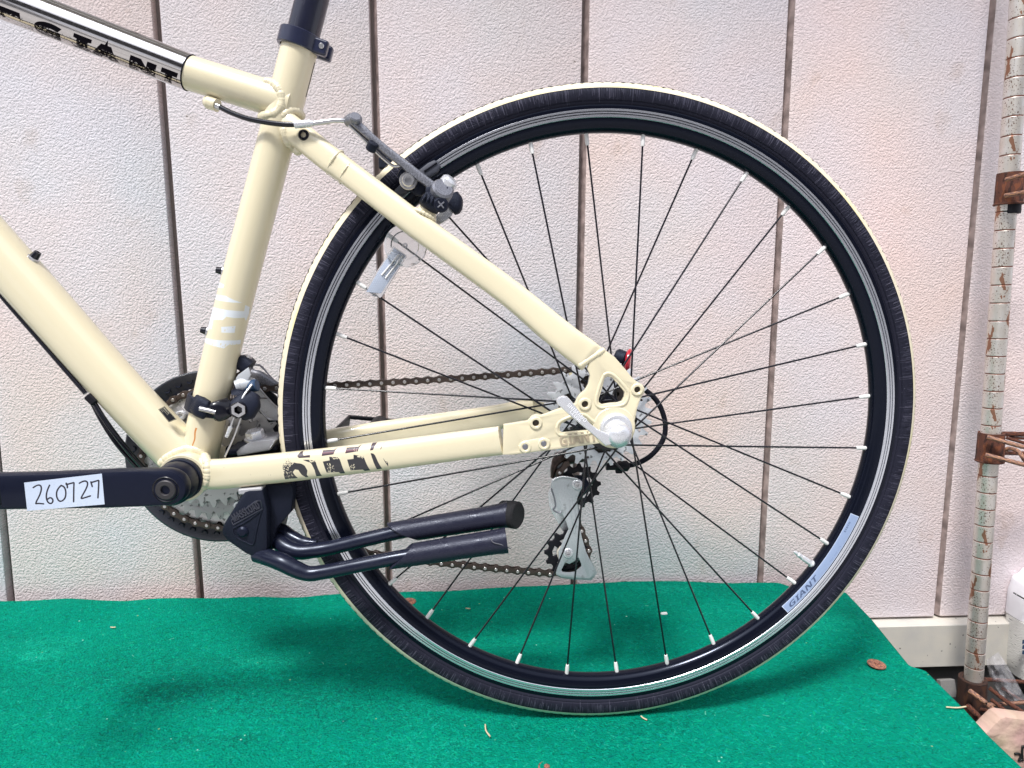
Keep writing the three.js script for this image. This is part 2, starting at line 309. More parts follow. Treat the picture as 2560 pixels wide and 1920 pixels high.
// platform under green needle-felt carpet
{
  const pf = thing('display_platform', 'low platform covered in green felt carpet that the wheel stands on', 'platform');
  const edge = [[30, 250], [240, 470], [540, 840], [670, 880], [980, 1190], [1160, 1390], [1440, 1659]].map(([x, y]) => atY(2100 + x * 460 / 1468, 1400 + y * 460 / 1468, -340));
  const back = [[-60, 1500], [17, 1500], [90, 1497], [190, 1492], [270, 1498], [340, 1499], [420, 1494], [620, 1491], [780, 1489], [900, 1484], [1180, 1472], [1400, 1462], [1620, 1453], [1840, 1452], [2020, 1452], [2109, 1478]].map(([x, y]) => atY(x, y, -340));
  const bz = x => { if (x < back[0].x) return back[0].z; for (let i = 0; i < back.length - 1; i++) if (x <= back[i + 1].x) { const t = (x - back[i].x) / (back[i + 1].x - back[i].x); return back[i].z + (back[i + 1].z - back[i].z) * t; } return back[back.length - 1].z; };
  const ex = z => { if (z <= edge[0].z) return edge[0].x; for (let i = 0; i < edge.length - 1; i++) if (z <= edge[i + 1].z) { const t = (z - edge[i].z) / (edge[i + 1].z - edge[i].z); return edge[i].x + (edge[i + 1].x - edge[i].x) * t; } return edge[edge.length - 1].x; };
  const nx = 240, nz = 130, xl = -1000, zf = 215, pos = [], uv = [], idx = [];
  const relief = (x, z) => {
    const s = 5 * fbm(x / 250 + 40, z / 130 + 11, 4096, 3) + 2.2 * pn(x / 80 + 5, z / 45, 4096);
    const d = Math.hypot(x / 60, z / 25); return s * Math.min(1, d * d * 0.4) ;
  };
  for (let j = 0; j <= nz; j++) for (let i = 0; i <= nx; i++) {
    const u = i / nx, v = j / nz; let x = xl + (500 - xl) * u; const zb = bz(x);
    let z = zb + (zf - zb) * v; const xe = ex(z);
    x = xl + (xe - xl) * u;
    let y = -340 + relief(x, z) * Math.min(1, (xe - x) / 20) ;
    const dz = z - zb;
    if (dz < 6) y -= (6 - dz) * (6 - dz) * 0.06;
    pos.push(x, y, z); uv.push((x + 1000) / 1500, (z + 345) / 765);
  }
  const n0 = (nx + 1);
  for (let j = 0; j < nz; j++) for (let i = 0; i < nx; i++) { const a = j * n0 + i, b = a + 1, c = a + n0, d = c + 1; idx.push(a, c, b, b, c, d); }
  // the drop over the right-hand edge
  const e0 = pos.length / 3;
  for (let j = 0; j <= nz; j++) for (let k = 0; k <= 4; k++) { const o = (j * n0 + nx) * 3, q = [[0, 0], [2.2, -0.8], [3.4, -3], [4, -60], [4, -215]][k]; pos.push(pos[o] + q[0], pos[o + 1] + q[1], pos[o + 2]); uv.push((pos[o] + 1000 + q[0] - q[1]) / 1500, (pos[o + 2] + 345) / 765); }
  for (let j = 0; j < nz; j++) for (let k = 0; k < 4; k++) { const a = e0 + j * 5 + k, b = a + 1, c = a + 5, d = c + 1; idx.push(a, c, b, b, c, d); }
  const g = new THREE.BufferGeometry(); g.setAttribute('position', new THREE.Float32BufferAttribute(pos, 3)); g.setAttribute('uv', new THREE.Float32BufferAttribute(uv, 2)); g.setIndex(idx); g.computeVertexNormals();
  // felt: tangled short strokes over a green base, worn blotches, some painted shade and lint
  const felt = canvasTex(2048, 1024, (c, w, h) => {
    c.fillStyle = '#007e68'; c.fillRect(0, 0, w, h);
    const px = (x, z) => [(x + 1000) / 1500 * w, h - (z + 345) / 765 * h];
    const tuft = (x, y, st, l, lw) => { const a = rr(-0.9, 0.9) + (rnd() < 0.3 ? 1.5 : 0); c.strokeStyle = st; c.lineWidth = lw; c.beginPath(); c.moveTo(x, y); c.quadraticCurveTo(x + l * 0.5 * Math.cos(a) + rr(-2, 2), y + l * 0.5 * Math.sin(a) + rr(-2, 2), x + l * Math.cos(a), y + l * Math.sin(a)); c.stroke(); };
    for (let i = 0; i < 125000; i++) {
      const s = rnd(), x = rnd() * w, y = rnd() * h, pile = fbm(x / 210, y / 150, 512, 3);
      tuft(x, y, s < 0.46 - 0.55 * pile ? `rgba(0,${62 + 40 * rnd() | 0},${52 + 34 * rnd() | 0},0.45)` : s < 0.975 ? `rgba(${20 * rnd() | 0},${138 + 52 * rnd() | 0},${114 + 46 * rnd() | 0},0.45)` : 'rgba(90,200,170,0.45)', rr(2.5, 10), rr(0.7, 1.4));
    }
    // dirty blotches in the pile, some painting the soft shadow under the bicycle
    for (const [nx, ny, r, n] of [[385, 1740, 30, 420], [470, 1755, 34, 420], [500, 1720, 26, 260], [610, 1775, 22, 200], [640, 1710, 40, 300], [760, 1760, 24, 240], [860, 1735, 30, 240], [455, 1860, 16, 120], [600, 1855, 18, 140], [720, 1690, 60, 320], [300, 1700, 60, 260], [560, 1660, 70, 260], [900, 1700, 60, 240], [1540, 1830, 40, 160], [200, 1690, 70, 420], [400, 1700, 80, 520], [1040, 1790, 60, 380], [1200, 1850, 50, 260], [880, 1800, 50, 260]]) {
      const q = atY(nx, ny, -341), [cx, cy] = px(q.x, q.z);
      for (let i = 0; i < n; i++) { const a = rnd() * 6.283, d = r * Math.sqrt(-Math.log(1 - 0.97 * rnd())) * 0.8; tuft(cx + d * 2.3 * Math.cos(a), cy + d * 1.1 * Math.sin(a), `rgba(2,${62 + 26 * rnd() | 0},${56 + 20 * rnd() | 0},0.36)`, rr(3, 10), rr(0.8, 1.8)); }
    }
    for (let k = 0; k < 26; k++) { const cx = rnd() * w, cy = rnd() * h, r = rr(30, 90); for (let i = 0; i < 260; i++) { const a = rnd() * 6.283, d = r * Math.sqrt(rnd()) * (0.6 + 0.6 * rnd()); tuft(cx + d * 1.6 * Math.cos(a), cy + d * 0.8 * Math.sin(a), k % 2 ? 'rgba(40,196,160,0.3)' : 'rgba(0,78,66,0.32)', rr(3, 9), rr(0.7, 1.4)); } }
    for (let i = 0; i < 150; i++) { c.fillStyle = rnd() < 0.6 ? 'rgba(225,240,225,0.9)' : 'rgba(205,180,120,0.9)'; c.beginPath(); c.arc(rnd() * w, rnd() * h, rr(0.5, 1.4), 0, 7); c.fill(); }
    for (let i = 0; i < 24; i++) tuft(rnd() * w, rnd() * h, 'rgba(215,235,215,0.8)', rr(4, 14), 0.9);
  });
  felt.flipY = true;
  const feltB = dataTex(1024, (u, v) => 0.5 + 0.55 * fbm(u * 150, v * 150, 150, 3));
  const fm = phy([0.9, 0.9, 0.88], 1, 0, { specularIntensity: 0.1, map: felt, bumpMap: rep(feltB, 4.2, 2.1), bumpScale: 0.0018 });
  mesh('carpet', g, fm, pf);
  mesh('deck', box(V((xl + 396) / 2, -341 - 112, (zf - 318) / 2), 396 - xl, 208, zf + 310, 3), std([0.12, 0.09, 0.06], 0.8), pf);
  // tin washers and nails that hold the carpet down
  const wm = std([0.48, 0.33, 0.28], 0.7, 0.2, { map: MAT.rust.map });
  for (const [x, y, r] of [[2100 + 293 * .3134, 1400 + 825 * .3134, 11], [1150 + 480 * .452, 1500 + 925 * .452, 11], [1022, 1502, 11]]) {
    const c = atY(x, y, -338.5);
    mesh('washer', join([lathe([[0, -1.5], [r, -1.6], [r, -0.6], [r * 0.75, 0.3], [3, 0], [2.8, 1.6], [0, 2.2]], c, V(0.04, 1, 0.03), 24)]), wm, pf);
  }
  rebase(pf, -0.5, 0, 0);
  // litter on the carpet
  const lit = (x, y, kind, label, len, rot) => {
    const c = atY(x, y, -337.5);
    if (kind === 'pellet') { const m = mesh('foam_pellet', tube([{ p: c.clone().add(V(-5, 0, 0)), a: 0.6 }, { p: c.clone().add(V(-4.2, 0, 0)), a: 2.6 }, { p: c.clone().add(V(3.8, 0, 0)), a: 3 }, { p: c.clone().add(V(5, 0, 0)), a: 1 }], { seg: 12, smooth: 3 }), MAT.white, scene); m.userData = { label, category: 'pellet' }; return; }
    const d = V(Math.cos(rot), 0.06, Math.sin(rot)).multiplyScalar(len / 2), s = V(-Math.sin(rot), 0, Math.cos(rot)).multiplyScalar(len * 0.08);
    const m = mesh(numbered('twig'), rod([c.clone().sub(d), c.clone().add(s), c.clone().add(d)], 0.9, { smooth: 4, seg: 6 }), std([0.55, 0.45, 0.3], 0.8), scene);
    m.userData = { label, category: 'twig' };
  };
  lit(1660, 1535, 'pellet', 'small white foam pellet on the green carpet seen through the spokes');
  lit(1219, 1826, 'twig', 'straw coloured twig on the carpet left of the lowest washer', 22, 1.35);
  lit(1610, 1795, 'twig', 'tiny pale twig right under the lowest point of the tyre', 9, 1.0);
  lit(283, 1568, 'twig', 'tiny pale twig on the far left of the green carpet', 8, 0.2);
  lit(1170, 1521, 'twig', 'tiny pale twig on the carpet seen between two spokes left of the wheel', 7, 0.4);
  lit(2390, 1767, 'twig', 'thin pale straw over the right edge of the carpet near the post', 22, 0.1);
}

// ------------------------------------------------------------------ the bicycle
const bike = thing('bicycle', 'cream and chrome bicycle seen at its rear half, standing on the green carpet', 'bicycle');
const frame = group('frame', bike);
const BB = V(-427, -50, 0);

// centre and radius from the two edges of a round tube lying in plane z
const edgePair = (p, q) => ({ p: p.clone().add(q).multiplyScalar(0.5), a: p.distanceTo(q) / 2 });
// decal shapes measured along a tube: image px in frame f, axis p0 -> p1 (same frame), half width h0 -> h1; result in canvas units
function onTube(w, h, p0, p1, h0, h1, t0 = 0, t1 = 1, turn = 0) {
  const dx = p1[0] - p0[0], dy = p1[1] - p0[1], L2 = dx * dx + dy * dy, l = Math.sqrt(L2);
  return (x, y) => {
    const t = ((x - p0[0]) * dx + (y - p0[1]) * dy) / L2, hh = h0 + (h1 - h0) * t;
    const s = Math.max(-1, Math.min(1, (-(x - p0[0]) * dy + (y - p0[1]) * dx) / l / hh));   // + towards the far side of the sweep (image down for a tube to the right)
    return [(t0 + (t1 - t0) * t) * w, (Math.acos(-s) + turn) / (2 * Math.PI) * h];
  };
}
const poly = (c, m, pts) => { c.beginPath(); let k = 0; for (let i = 0; i < pts.length; i++) { const [x0, y0] = pts[i], [x1, y1] = pts[(i + 1) % pts.length]; for (let j = 0; j < 4; j++) { const q = m(x0 + (x1 - x0) * j / 4, y0 + (y1 - y0) * j / 4); k++ ? c.lineTo(q[0], q[1]) : c.moveTo(q[0], q[1]); } } c.closePath(); c.fill(); };

// point of the built surfaces met from the drafting station
function onSurf(nx, ny, ms, lift = 0) {
  const o = CAM.clone().applyMatrix4(TOWORLD), d = at(nx, ny, 0).sub(CAM).normalize(), rc = new THREE.Raycaster(o, d);
  const h = rc.intersectObjects(ms, false)[0]; if (!h) return null;
  return V(h.point.x * 1000, h.point.y * 1000 - H0, h.point.z * 1000).addScaledVector(d, -lift);
}
// weld bead laid along a traced line on the tubes
function bead(f, pts, ms, r = 3, lift = -0.6) {
  const c = new THREE.CatmullRomCurve3(pts.map(q => V(q[0], q[1], 0)));
  const n = Math.max(8, Math.round(c.getLength() * f[2] / 5.2)), gs = [], st = [];
  for (let i = 0; i <= n; i++) { const q = c.getPointAt(i / n), p = onSurf(f[0] + q.x * f[2], f[1] + q.y * f[2], ms, lift); if (!p) continue; const s = new THREE.SphereGeometry(r * (0.94 + 0.12 * rnd()), 10, 8); s.translate(p.x, p.y, p.z); gs.push(s); st.push(p); }
  if (gs.length) mesh('weld', join(gs), MAT.cream, frame);
}
// ---- seat tube, with its white worn lettering
{
  const S0 = edgePair(A(1737, 262, 0), A(1948, 318, 0)), S1 = edgePair(C(735, 0, 0), C(1062, 60, 0));
  const p0 = S0.p, p1 = S1.p;
  const creamHex = '#dfd5b6';
  const tex = canvasTex(1024, 512, (c, w, h) => {
    c.fillStyle = creamHex; c.fillRect(0, 0, w, h);
    // axis in native px: (749,122) -> (484,1180)
    const m0 = onTube(w, h, [749, 122], [484, 1182], 43, 46);
    const m = (x, y) => { const q = m0(x * 640 / 2212, 480 + y * 640 / 2212); return [q[0], q[1] - 0.26 / 6.2832 * h]; };
    c.fillStyle = '#e3e9ee';
    for (const pg of [[[1930, 780], [1975, 800], [1965, 825], [1905, 830]], [[1885, 890], [1985, 890], [2060, 925], [2120, 945], [2040, 945], [1875, 930]],
      [[1850, 1000], [2130, 1020], [2140, 965], [2172, 985], [2165, 1050], [2140, 1110], [2130, 1080], [2050, 1080], [1990, 1070], [1960, 1100], [1880, 1105], [1860, 1190], [1815, 1185], [1835, 1090]],
      [[1945, 1160], [2060, 1150], [2050, 1212], [1945, 1210]], [[1790, 1275], [2095, 1280], [2090, 1320], [1995, 1320], [1960, 1350], [1790, 1310]]]) poly(c, m, pg);
    c.fillStyle = creamHex;
    for (let i = 0; i < 90; i++) { const q = m(rr(1800, 2140), [1105, 1125, 1330, 1180][i % 4] + rr(-22, 22)); c.beginPath(); c.ellipse(q[0], q[1], rr(1, 3.2), rr(1, 3), 0, 0, 7); c.fill(); }
    // dark letters on the front face of the tube, seen edge on
    c.fillStyle = '#2a2730';
    for (const [t0, t1] of [[0.27, 0.32], [0.335, 0.40], [0.43, 0.455], [0.50, 0.53], [0.56, 0.58]]) c.fillRect(t0 * w, h * 0.438, (t1 - t0) * w, h * 0.08);
    // scuffs above the clamp
    c.fillStyle = 'rgba(60,45,40,0.8)'; for (let i = 0; i < 14; i++) c.fillRect(w * rr(0.845, 0.87), h * rr(0.12, 0.3), rr(1, 3), rr(3, 9));
    // the rust run below the clamp
    c.fillStyle = 'rgba(196,120,50,0.85)';
    for (let i = 0; i < 40; i++) { const t = i / 40; c.fillRect(w * (0.905 + 0.05 * t), h * (0.262 + 0.004 * Math.sin(t * 9)), w * 0.002, h * (0.016 - 0.008 * t)); }
  });
  const mat = phy([1, 1, 1], 0.42, 0, { clearcoat: 1, clearcoatRoughness: 0.06, map: tex });
  MAT.creamSeat = mat;
  const end = BB.clone().lerp(p1, 0.06);
  mesh('seat_tube', tube([{ p: p0, a: 17.2 }, { p: p0.clone().lerp(p1, 0.35), a: 17.3 }, { p: p1, a: 17.9 }, { p: end, a: 18.6 }], { seg: 48, smooth: 12 }), mat, frame);
  const ax = p0.clone().sub(p1).normalize();
  // seat post and its collar
  mesh('seat_post', lathe([[0, -60], [15.4, -60], [15.4, 230], [0, 230]], p0, ax, 48), phy([0.010, 0.012, 0.03], 0.42, 0, { clearcoat: 0.35, clearcoatRoughness: 0.3, roughnessMap: patchT }), bike);
  const cl = group('seat_clamp', bike);
  const cc = edgePair(Q(655, 760, 0), Q(1600, 1060, 0)).p.lerp(edgePair(Q(600, 1060, 0), Q(1540, 1330, 0)).p, 0.5);
  mesh('collar', lathe([[17.0, -7.6], [19.4, -7.6], [20.2, -6.8], [20.2, 6.8], [19.4, 7.6], [15.6, 7.6]], cc, ax, 56), MAT.anodised, cl);
  const side = V(ax.y, -ax.x, 0);
  const rotz = Math.atan2(side.y, side.x);
  mesh('lug', box(cc.clone().addScaledVector(side, 21).add(V(0, 0, 7)).addScaledVector(ax, -0.5), 17, 14.6, 8.5, 2.5, [0, 0, rotz]), MAT.anodised, cl);
  mesh('lug', box(cc.clone().addScaledVector(side, 22).add(V(0, 0, -7)).addScaledVector(ax, -0.5), 17, 14.6, 8.5, 2.5, [0, 0, rotz]), MAT.anodised, cl);
  mesh('bolt', cyl(cc.clone().addScaledVector(side, 24).add(V(0, 0, 11.3)), 2.6, 1.6), MAT.steel, cl);
  // dark bar that paints the shade inside the cut behind the tube
  mesh('slot', box(p0.clone().addScaledVector(ax, -26).addScaledVector(side, 16.6), 1.4, 34, 2.6, 0.5, [0, 0, rotz]), MAT.rubber, frame);
}
// weld beads: a rippled ring lying round a tube joint
function weld(c, axis, r, { w = 2.6, squash = 1, from = 0, to = 2 * Math.PI, n = 60, wave = 0, name = 'weld' } = {}) {
  const q = new THREE.Quaternion().setFromUnitVectors(V(1, 0, 0), axis.clone().normalize()), st = [];
  for (let i = 0; i <= n; i++) {
    const t = from + (to - from) * i / n;
    const p = V(wave * Math.cos(2 * t), r * Math.sin(t), r * squash * Math.cos(t)).applyQuaternion(q).add(c);
    const k = 1 + 0.16 * Math.sin(i * 2.1); st.push({ p, a: w * k, b: w * k });
  }
  mesh(name, tube(st, { seg: 8, up: axis.clone().normalize(), cap: true }), MAT.cream, frame);
}
// ---- top tube and its chrome sleeve
{
  const a = P(77, 18, 0), b = P(2095, 805, 0), j = A(1800, 648, 0), far = a.clone().addScaledVector(b.clone().sub(a), -0.9);
  const tex = canvasTex(2048, 512, (c, w, h) => {
    c.fillStyle = '#d2cfcd'; c.fillRect(0, 0, w, h);
    const m = onTube(w, h, [77, 18], [2095, 805], 222, 212, 0.9 / 1.9, 1, 0.06);
    c.fillStyle = '#141318';
    const x0 = (m(430, 300)[0]), x1 = m(2035, 880)[0], yt = m(1000, 470)[1], yb = h * 0.45;
    c.save(); c.translate(x0, yb); const fw = (x1 - x0);
    c.font = '900 120px sans-serif'; c.textBaseline = 'alphabetic';
    const letters = ['G', 'I', 'A', 'N', 'T'], fx = [0, 0.27, 0.40, 0.64, 0.87], sx = [1.75, 1.9, 1.75, 1.75, 1.25];
    const hh = (yb - yt) / 86;
    letters.forEach((l, i) => { c.save(); c.translate(fx[i] * fw, 0); c.transform(sx[i], 0, -0.25, hh, 0, 0); c.lineWidth = 12; c.strokeStyle = '#141318'; c.strokeText(l, 0, 0); c.fillText(l, 0, 0); c.restore(); });
    c.restore();
    c.fillRect(m(-160, 20)[0], yt, m(330, 200)[0] - m(-160, 20)[0], h * 0.05); c.fillRect(m(-500, -120)[0], yt + h * .05, m(120, 200)[0] - m(-500, -120)[0], h * 0.05);
    // wear through the print
    for (let i = 0; i < 1500; i++) { c.fillStyle = rnd() < 0.6 ? '#cfccc8' : rnd() < 0.5 ? '#8d8a86' : '#3a383c'; const y = yb + 6 - Math.pow(rnd(), 1.7) * (yb - yt) * 0.8; c.beginPath(); c.ellipse(rr(x0 - 400, x1), y, rr(1, 7), rr(0.6, 2.4), rr(-0.5, 0.5), 0, 7); c.fill(); }
  });
  const mt = canvasTex(64, 8, c => { c.fillStyle = '#fff'; c.fillRect(0, 0, 64, 8); }, false); void mt;
  const sl = phy([0.95, 0.93, 0.92], 0.16, 1, { map: tex, roughnessMap: rep(dataTex(256, (u, v) => 0.7 + 0.3 * fbm(u * 20, v * 20, 20, 3)), 4, 1) });
  mesh('tube_sleeve', tube([{ p: far, a: 17.6 }, { p: b, a: 17.0 }], { seg: 64 }), sl, frame, 'polished chrome tube sleeve with worn black lettering');
  const dir = b.clone().sub(a).normalize();
  mesh('sleeve_gap_shade', lathe([[15, -0.5], [17.1, -0.5], [17.3, 0], [17.1, 0.7], [15, 0.7]], b.clone().addScaledVector(dir, 0.5), dir, 56), MAT.rubber, frame);  // dark ring painting the shade in the gap at the sleeve end
  mesh('rivet', lathe([[0, 1], [1.2, 0.8], [1.9, 0], [1.9, -1]].reverse(), P(2095, 598, 3), V(0.36, 0.93, 0.1), 16), MAT.steel, frame);
  mesh('top_tube', tube([{ p: b, a: 16.4 }, { p: b.clone().lerp(j, 0.6), a: 16.6 }, { p: j, a: 17.2 }], { seg: 48, smooth: 8 }), MAT.cream, frame);
  // cable stop under the tube, housing, ferrule, noodle
  const cs = group('brake_cable', bike);
  mesh('cable_stop', tube([{ p: A(1258, 620, 4), a: 4.6, b: 5 }, { p: A(1280, 628, 4), a: 6.6, b: 6.6 }, { p: A(1335, 648, 6), a: 6.2, b: 6.6 }], { seg: 14, smooth: 4 }), MAT.cream, frame);
  mesh('ferrule', cyl(A(1340, 655, 9), 3.1, 5, A(1400, 680, 9).sub(A(1320, 645, 9))), MAT.steel, cs);
  mesh('cable_housing', rod([A(1345, 655, 9), A(1420, 692, 14), A(1520, 728, 20), A(1640, 752, 25), A(1740, 764, 28), A(1815, 765, 29)], 2.5, { smooth: 6, seg: 12 }), MAT.blackGloss, cs);
  const f0 = A(1812, 765, 29), f1 = A(1928, 757, 30);
  mesh('ferrule', tube([{ p: f0, a: 3.7 }, { p: f0.clone().lerp(f1, 0.85), a: 3.5 }, { p: f0.clone().lerp(f1, 0.86), a: 2.6 }, { p: f1, a: 2.4 }], { seg: 18 }), MAT.alu, cs);
  mesh('noodle', rod([f1, A(2000, 748, 30), A(2060, 740, 29), A(2110, 742, 28), B(235, 356, 26)], 2.3, { smooth: 6, seg: 12 }), MAT.steel, cs);
}
// ---- down tube with cable and bottle bolt
{
  const c1 = L(155, 710, 0), c2 = C(120, 560, 0), far = c1.clone().addScaledVector(c1.clone().sub(c2).normalize(), 260);
  mesh('down_tube', tube([{ p: far, a: 24, b: 22 }, { p: c1, a: 23.6, b: 21 }, { p: c2, a: 23.2, b: 21 }, { p: BB.clone().lerp(c2, 0.12), a: 24, b: 22 }], { seg: 48, smooth: 8, n: 2.25 }), MAT.cream, frame);
  const cb = group('shift_cable', bike);
  mesh('cable_housing', rod([D(-60, 560, 10), D(0, 636, 10), D(100, 752, 10), D(185, 850, 12)], 2.2, { smooth: 5, seg: 10 }), MAT.blackGloss, cb);
  mesh('cable_stop', box(D(199, 862, 14), 11, 8, 8, 1.6, [0, 0, -0.85]), MAT.plasticBlack, cb);
  mesh('cable_housing', rod([D(202, 868, 14), D(225, 905, 15), D(262, 955, 10), D(300, 1000, 2), D(330, 1030, -4)], 2.5, { smooth: 6, seg: 10 }), MAT.blackGloss, cb);
  mesh('cable_housing', rod([D(198, 866, 6), D(218, 905, 6), D(250, 955, 2), D(290, 1002, -5), D(318, 1030, -10)], 2.5, { smooth: 6, seg: 10 }), MAT.blackGloss, cb);
  // bottle cage bolts
  for (const [p, q] of [[L(285, 575, 2), L(322, 530, 2)], [L(1940, 686, 4), L(1885, 676, 4)], [L(1805, 1206, 4), L(1752, 1194, 4)]]) {
    const ax = q.clone().sub(p), h = ax.length(); ax.normalize();
    const b = group('bottle_bolt', bike);
    mesh('boss', lathe([[5.6, -2], [5.6, 1], [4.6, 1.8], [0, 1.8]], p, ax, 20), MAT.steel, b);
    mesh('bolt_head', lathe([[4.2, 0], [3.2, h], [1.6, h], [1.6, h - 2], [0, h - 2]], p.clone().addScaledVector(ax, 1.5), ax, 18), MAT.blackGloss, b);
  }
  // the printed origin sticker
  const p = [[330, 600], [385, 572], [490, 685], [422, 712]].map(q => C(q[0], q[1], 16));
  const zz = [21.3, 19.4, 19.0, 21.0];
  const g = new THREE.BufferGeometry(), pos = []; p.forEach((q, i) => { const r = C([330, 385, 490, 422][i], [600, 572, 685, 712][i], zz[i] + 1.6); pos.push(r.x, r.y, r.z); });
  g.setAttribute('position', new THREE.Float32BufferAttribute(pos, 3)); g.setAttribute('uv', new THREE.Float32BufferAttribute([0, 0, 0, 1, 1, 1, 1, 0], 2)); g.setIndex([0, 2, 1, 0, 3, 2]); g.computeVertexNormals();
  const st = canvasTex(256, 128, (c, w, h) => { c.fillStyle = '#17181f'; c.fillRect(0, 0, w, h); c.strokeStyle = '#cfc7a8'; c.lineWidth = 4; c.strokeRect(8, 8, w - 16, h - 16); c.fillStyle = '#d8d2b8'; c.font = 'bold 26px sans-serif'; c.fillText('MADE IN', 18, 42); c.font = '18px sans-serif'; c.fillText('HANDCRAFTED', 18, 72); c.fillText('FRAME', 18, 100); });
  mesh('frame_sticker', g, std([1, 1, 1], 0.4, 0, { map: st, side: THREE.DoubleSide }), frame);
}
// ---- bottom bracket shell
{
  mesh('bottom_bracket_shell', lathe([[18, -34], [23.2, -34], [23.8, -33], [23.8, 33], [23.2, 34], [18, 34]], BB, V(0, 0, 1), 56), MAT.cream, frame);
  mesh('bottom_bracket_cup', lathe([[8, 33], [20.5, 33], [21, 34], [21, 38.5], [20, 39.4], [8, 39.4]], BB, V(0, 0, 1), 56), MAT.castBlack, bike);
}
// ---- chain stays and seat stays (near side measured, far side mirrored)
const mirror = p => V(p.x, p.y, -p.z);
{
  const cs = [{ p: BB.clone().add(V(14, 4, 24)), a: 15.6, b: 8.5 }, { p: C(775, 1158, 27).setZ(24), a: 15.4, b: 8.5 }, { p: C(1300, 1112, 24), a: 15.2, b: 9 }, { p: C(2100, 1018, 40).setZ(40), a: 14.6, b: 9 }, { p: E(20, 888, 55), a: 14.2, b: 8 }, { p: E(185, 868, 60), a: 14.2, b: 6 }];
  const kf = [[1, 27], [2, 30], [3, 42]]; for (const [i, z] of kf) { const q = [null, [775, 1158], [1300, 1112], [2100, 1022]][i]; cs[i].p = C(q[0], q[1], z); }
  // worn black lettering on the near stay
  const creamHex = '#dfd5b6';
  const total = [0]; const cv = new THREE.CatmullRomCurve3(cs.map(q => q.p), false, 'centripetal');
  const Lc = cv.getLength();
  const tex = canvasTex(2048, 512, (c, w, h) => {
    c.fillStyle = creamHex; c.fillRect(0, 0, w, h);
    // arc-length fraction of two image points of the lettering
    const frac = (x, y) => { const q0 = O(x, y, 33); let best = 1e9, bt = 0; for (let i = 0; i <= 400; i++) { const q = cv.getPoint(i / 400); const d = Math.abs(q.x - q0.x) ; if (d < best) { best = d; bt = i / 400; } } let s = 0, pv = cv.getPoint(0); for (let i = 1; i <= 400 * bt; i++) { const q = cv.getPoint(i / 400); s += q.distanceTo(pv); pv = q; } return s / Lc; };
    const xa = frac(100, 900), xb = frac(2040, 720);
    // superellipse section: offset s (-1 top .. 1 bottom) -> angle
    const m = (x, y) => { const t = (x - 100) / 1940, top = 648 - 205 * (x + 0) / 2040, bot = 1232 - 240 * x / 2040 + 0; const s = Math.max(-0.999, Math.min(0.999, (y - (top + bot) / 2) / ((bot - top) / 2))); const cth = Math.sign(-s) * Math.pow(Math.abs(s), 1.35); return [(xa + (xb - xa) * t) * w, Math.max(0.05, Math.acos(cth) - 0.2) / (2 * Math.PI) * h]; };
    const ink = '#1a1a22', ink2 = '#3b2b35';
    const up = [[[395, 710], [450, 620], [490, 605], [500, 660], [520, 705], [640, 690], [640, 745], [430, 755]], [[860, 720], [880, 600], [1100, 585], [1140, 545], [1080, 690]], [[1300, 675], [1325, 555], [1540, 540], [1590, 490], [1530, 640]], [[1755, 630], [1790, 470], [1880, 460], [1810, 620]], [[1935, 620], [2030, 435], [1990, 520], [1960, 600]]];
    const lo = [[[100, 1165], [340, 1140], [300, 1090], [275, 1040], [330, 1005], [390, 1010], [430, 1080], [490, 1125], [540, 1120], [525, 1080], [555, 1010], [520, 950], [430, 900], [330, 860], [130, 870], [105, 1000]], [[500, 795], [620, 800], [735, 830], [740, 920], [790, 1097], [690, 1105], [690, 1000], [660, 930], [620, 870]], [[870, 880], [1000, 850], [1000, 740], [1150, 760], [1185, 830], [1230, 1050], [1145, 1055], [1120, 1030], [900, 1040]], [[1320, 845], [1440, 830], [1450, 710], [1620, 770], [1640, 850], [1690, 1000], [1590, 1010], [1560, 985], [1345, 1000]], [[1760, 690], [1810, 710], [1850, 820], [1910, 970], [1815, 980], [1770, 800]], [[1965, 810], [2000, 850], [2040, 860], [2030, 935]]];
    c.fillStyle = ink2; up.forEach(q => poly(c, m, q)); c.fillStyle = ink; lo.forEach(q => poly(c, m, q));
    c.fillStyle = '#5a2230'; for (const q of [[[880, 640], [1090, 630], [1085, 660], [870, 672]], [[1315, 600], [1530, 585], [1525, 620], [1310, 640]]]) poly(c, m, q);  // maroon streaks paint a reflection across the upper letter parts
    c.fillStyle = ink; for (let i = 0; i < 30; i++) { const q = m(rr(160, 270), rr(650, 860)); c.fillRect(q[0], q[1], rr(2, 6), rr(1, 3)); }
    c.fillStyle = 'rgba(70,60,55,0.7)'; for (let i = 0; i < 40; i++) { c.beginPath(); c.ellipse(rnd() * w, rnd() * h * 0.5, rr(0.8, 2.4), rr(0.8, 2), 0, 0, 7); c.fill(); }
    c.fillStyle = creamHex;
    const chip = (x0, x1, y0, y1, n) => { for (let i = 0; i < n; i++) { const q = m(rr(x0, x1), rr(y0, y1)); c.beginPath(); c.ellipse(q[0], q[1], rr(1, 4), rr(1, 3.4), 0, 0, 7); c.fill(); } };
    chip(100, 260, 880, 1160, 60); chip(120, 320, 840, 930, 50); chip(930, 1050, 910, 1030, 34); chip(1330, 1430, 900, 995, 24); chip(1510, 1630, 760, 820, 26); chip(620, 740, 800, 880, 26); chip(1050, 1150, 760, 800, 14); chip(1420, 1530, 560, 650, 8); chip(1960, 2040, 800, 870, 8);
  });
  void total;
  const smooth = { seg: 44, smooth: 10, n: 2.7 };
  mesh('chain_stay', tube(cs, smooth), phy([1, 1, 1], 0.42, 0, { clearcoat: 1, clearcoatRoughness: 0.06, map: tex }), frame, 'cream chain stay with large worn black lettering');
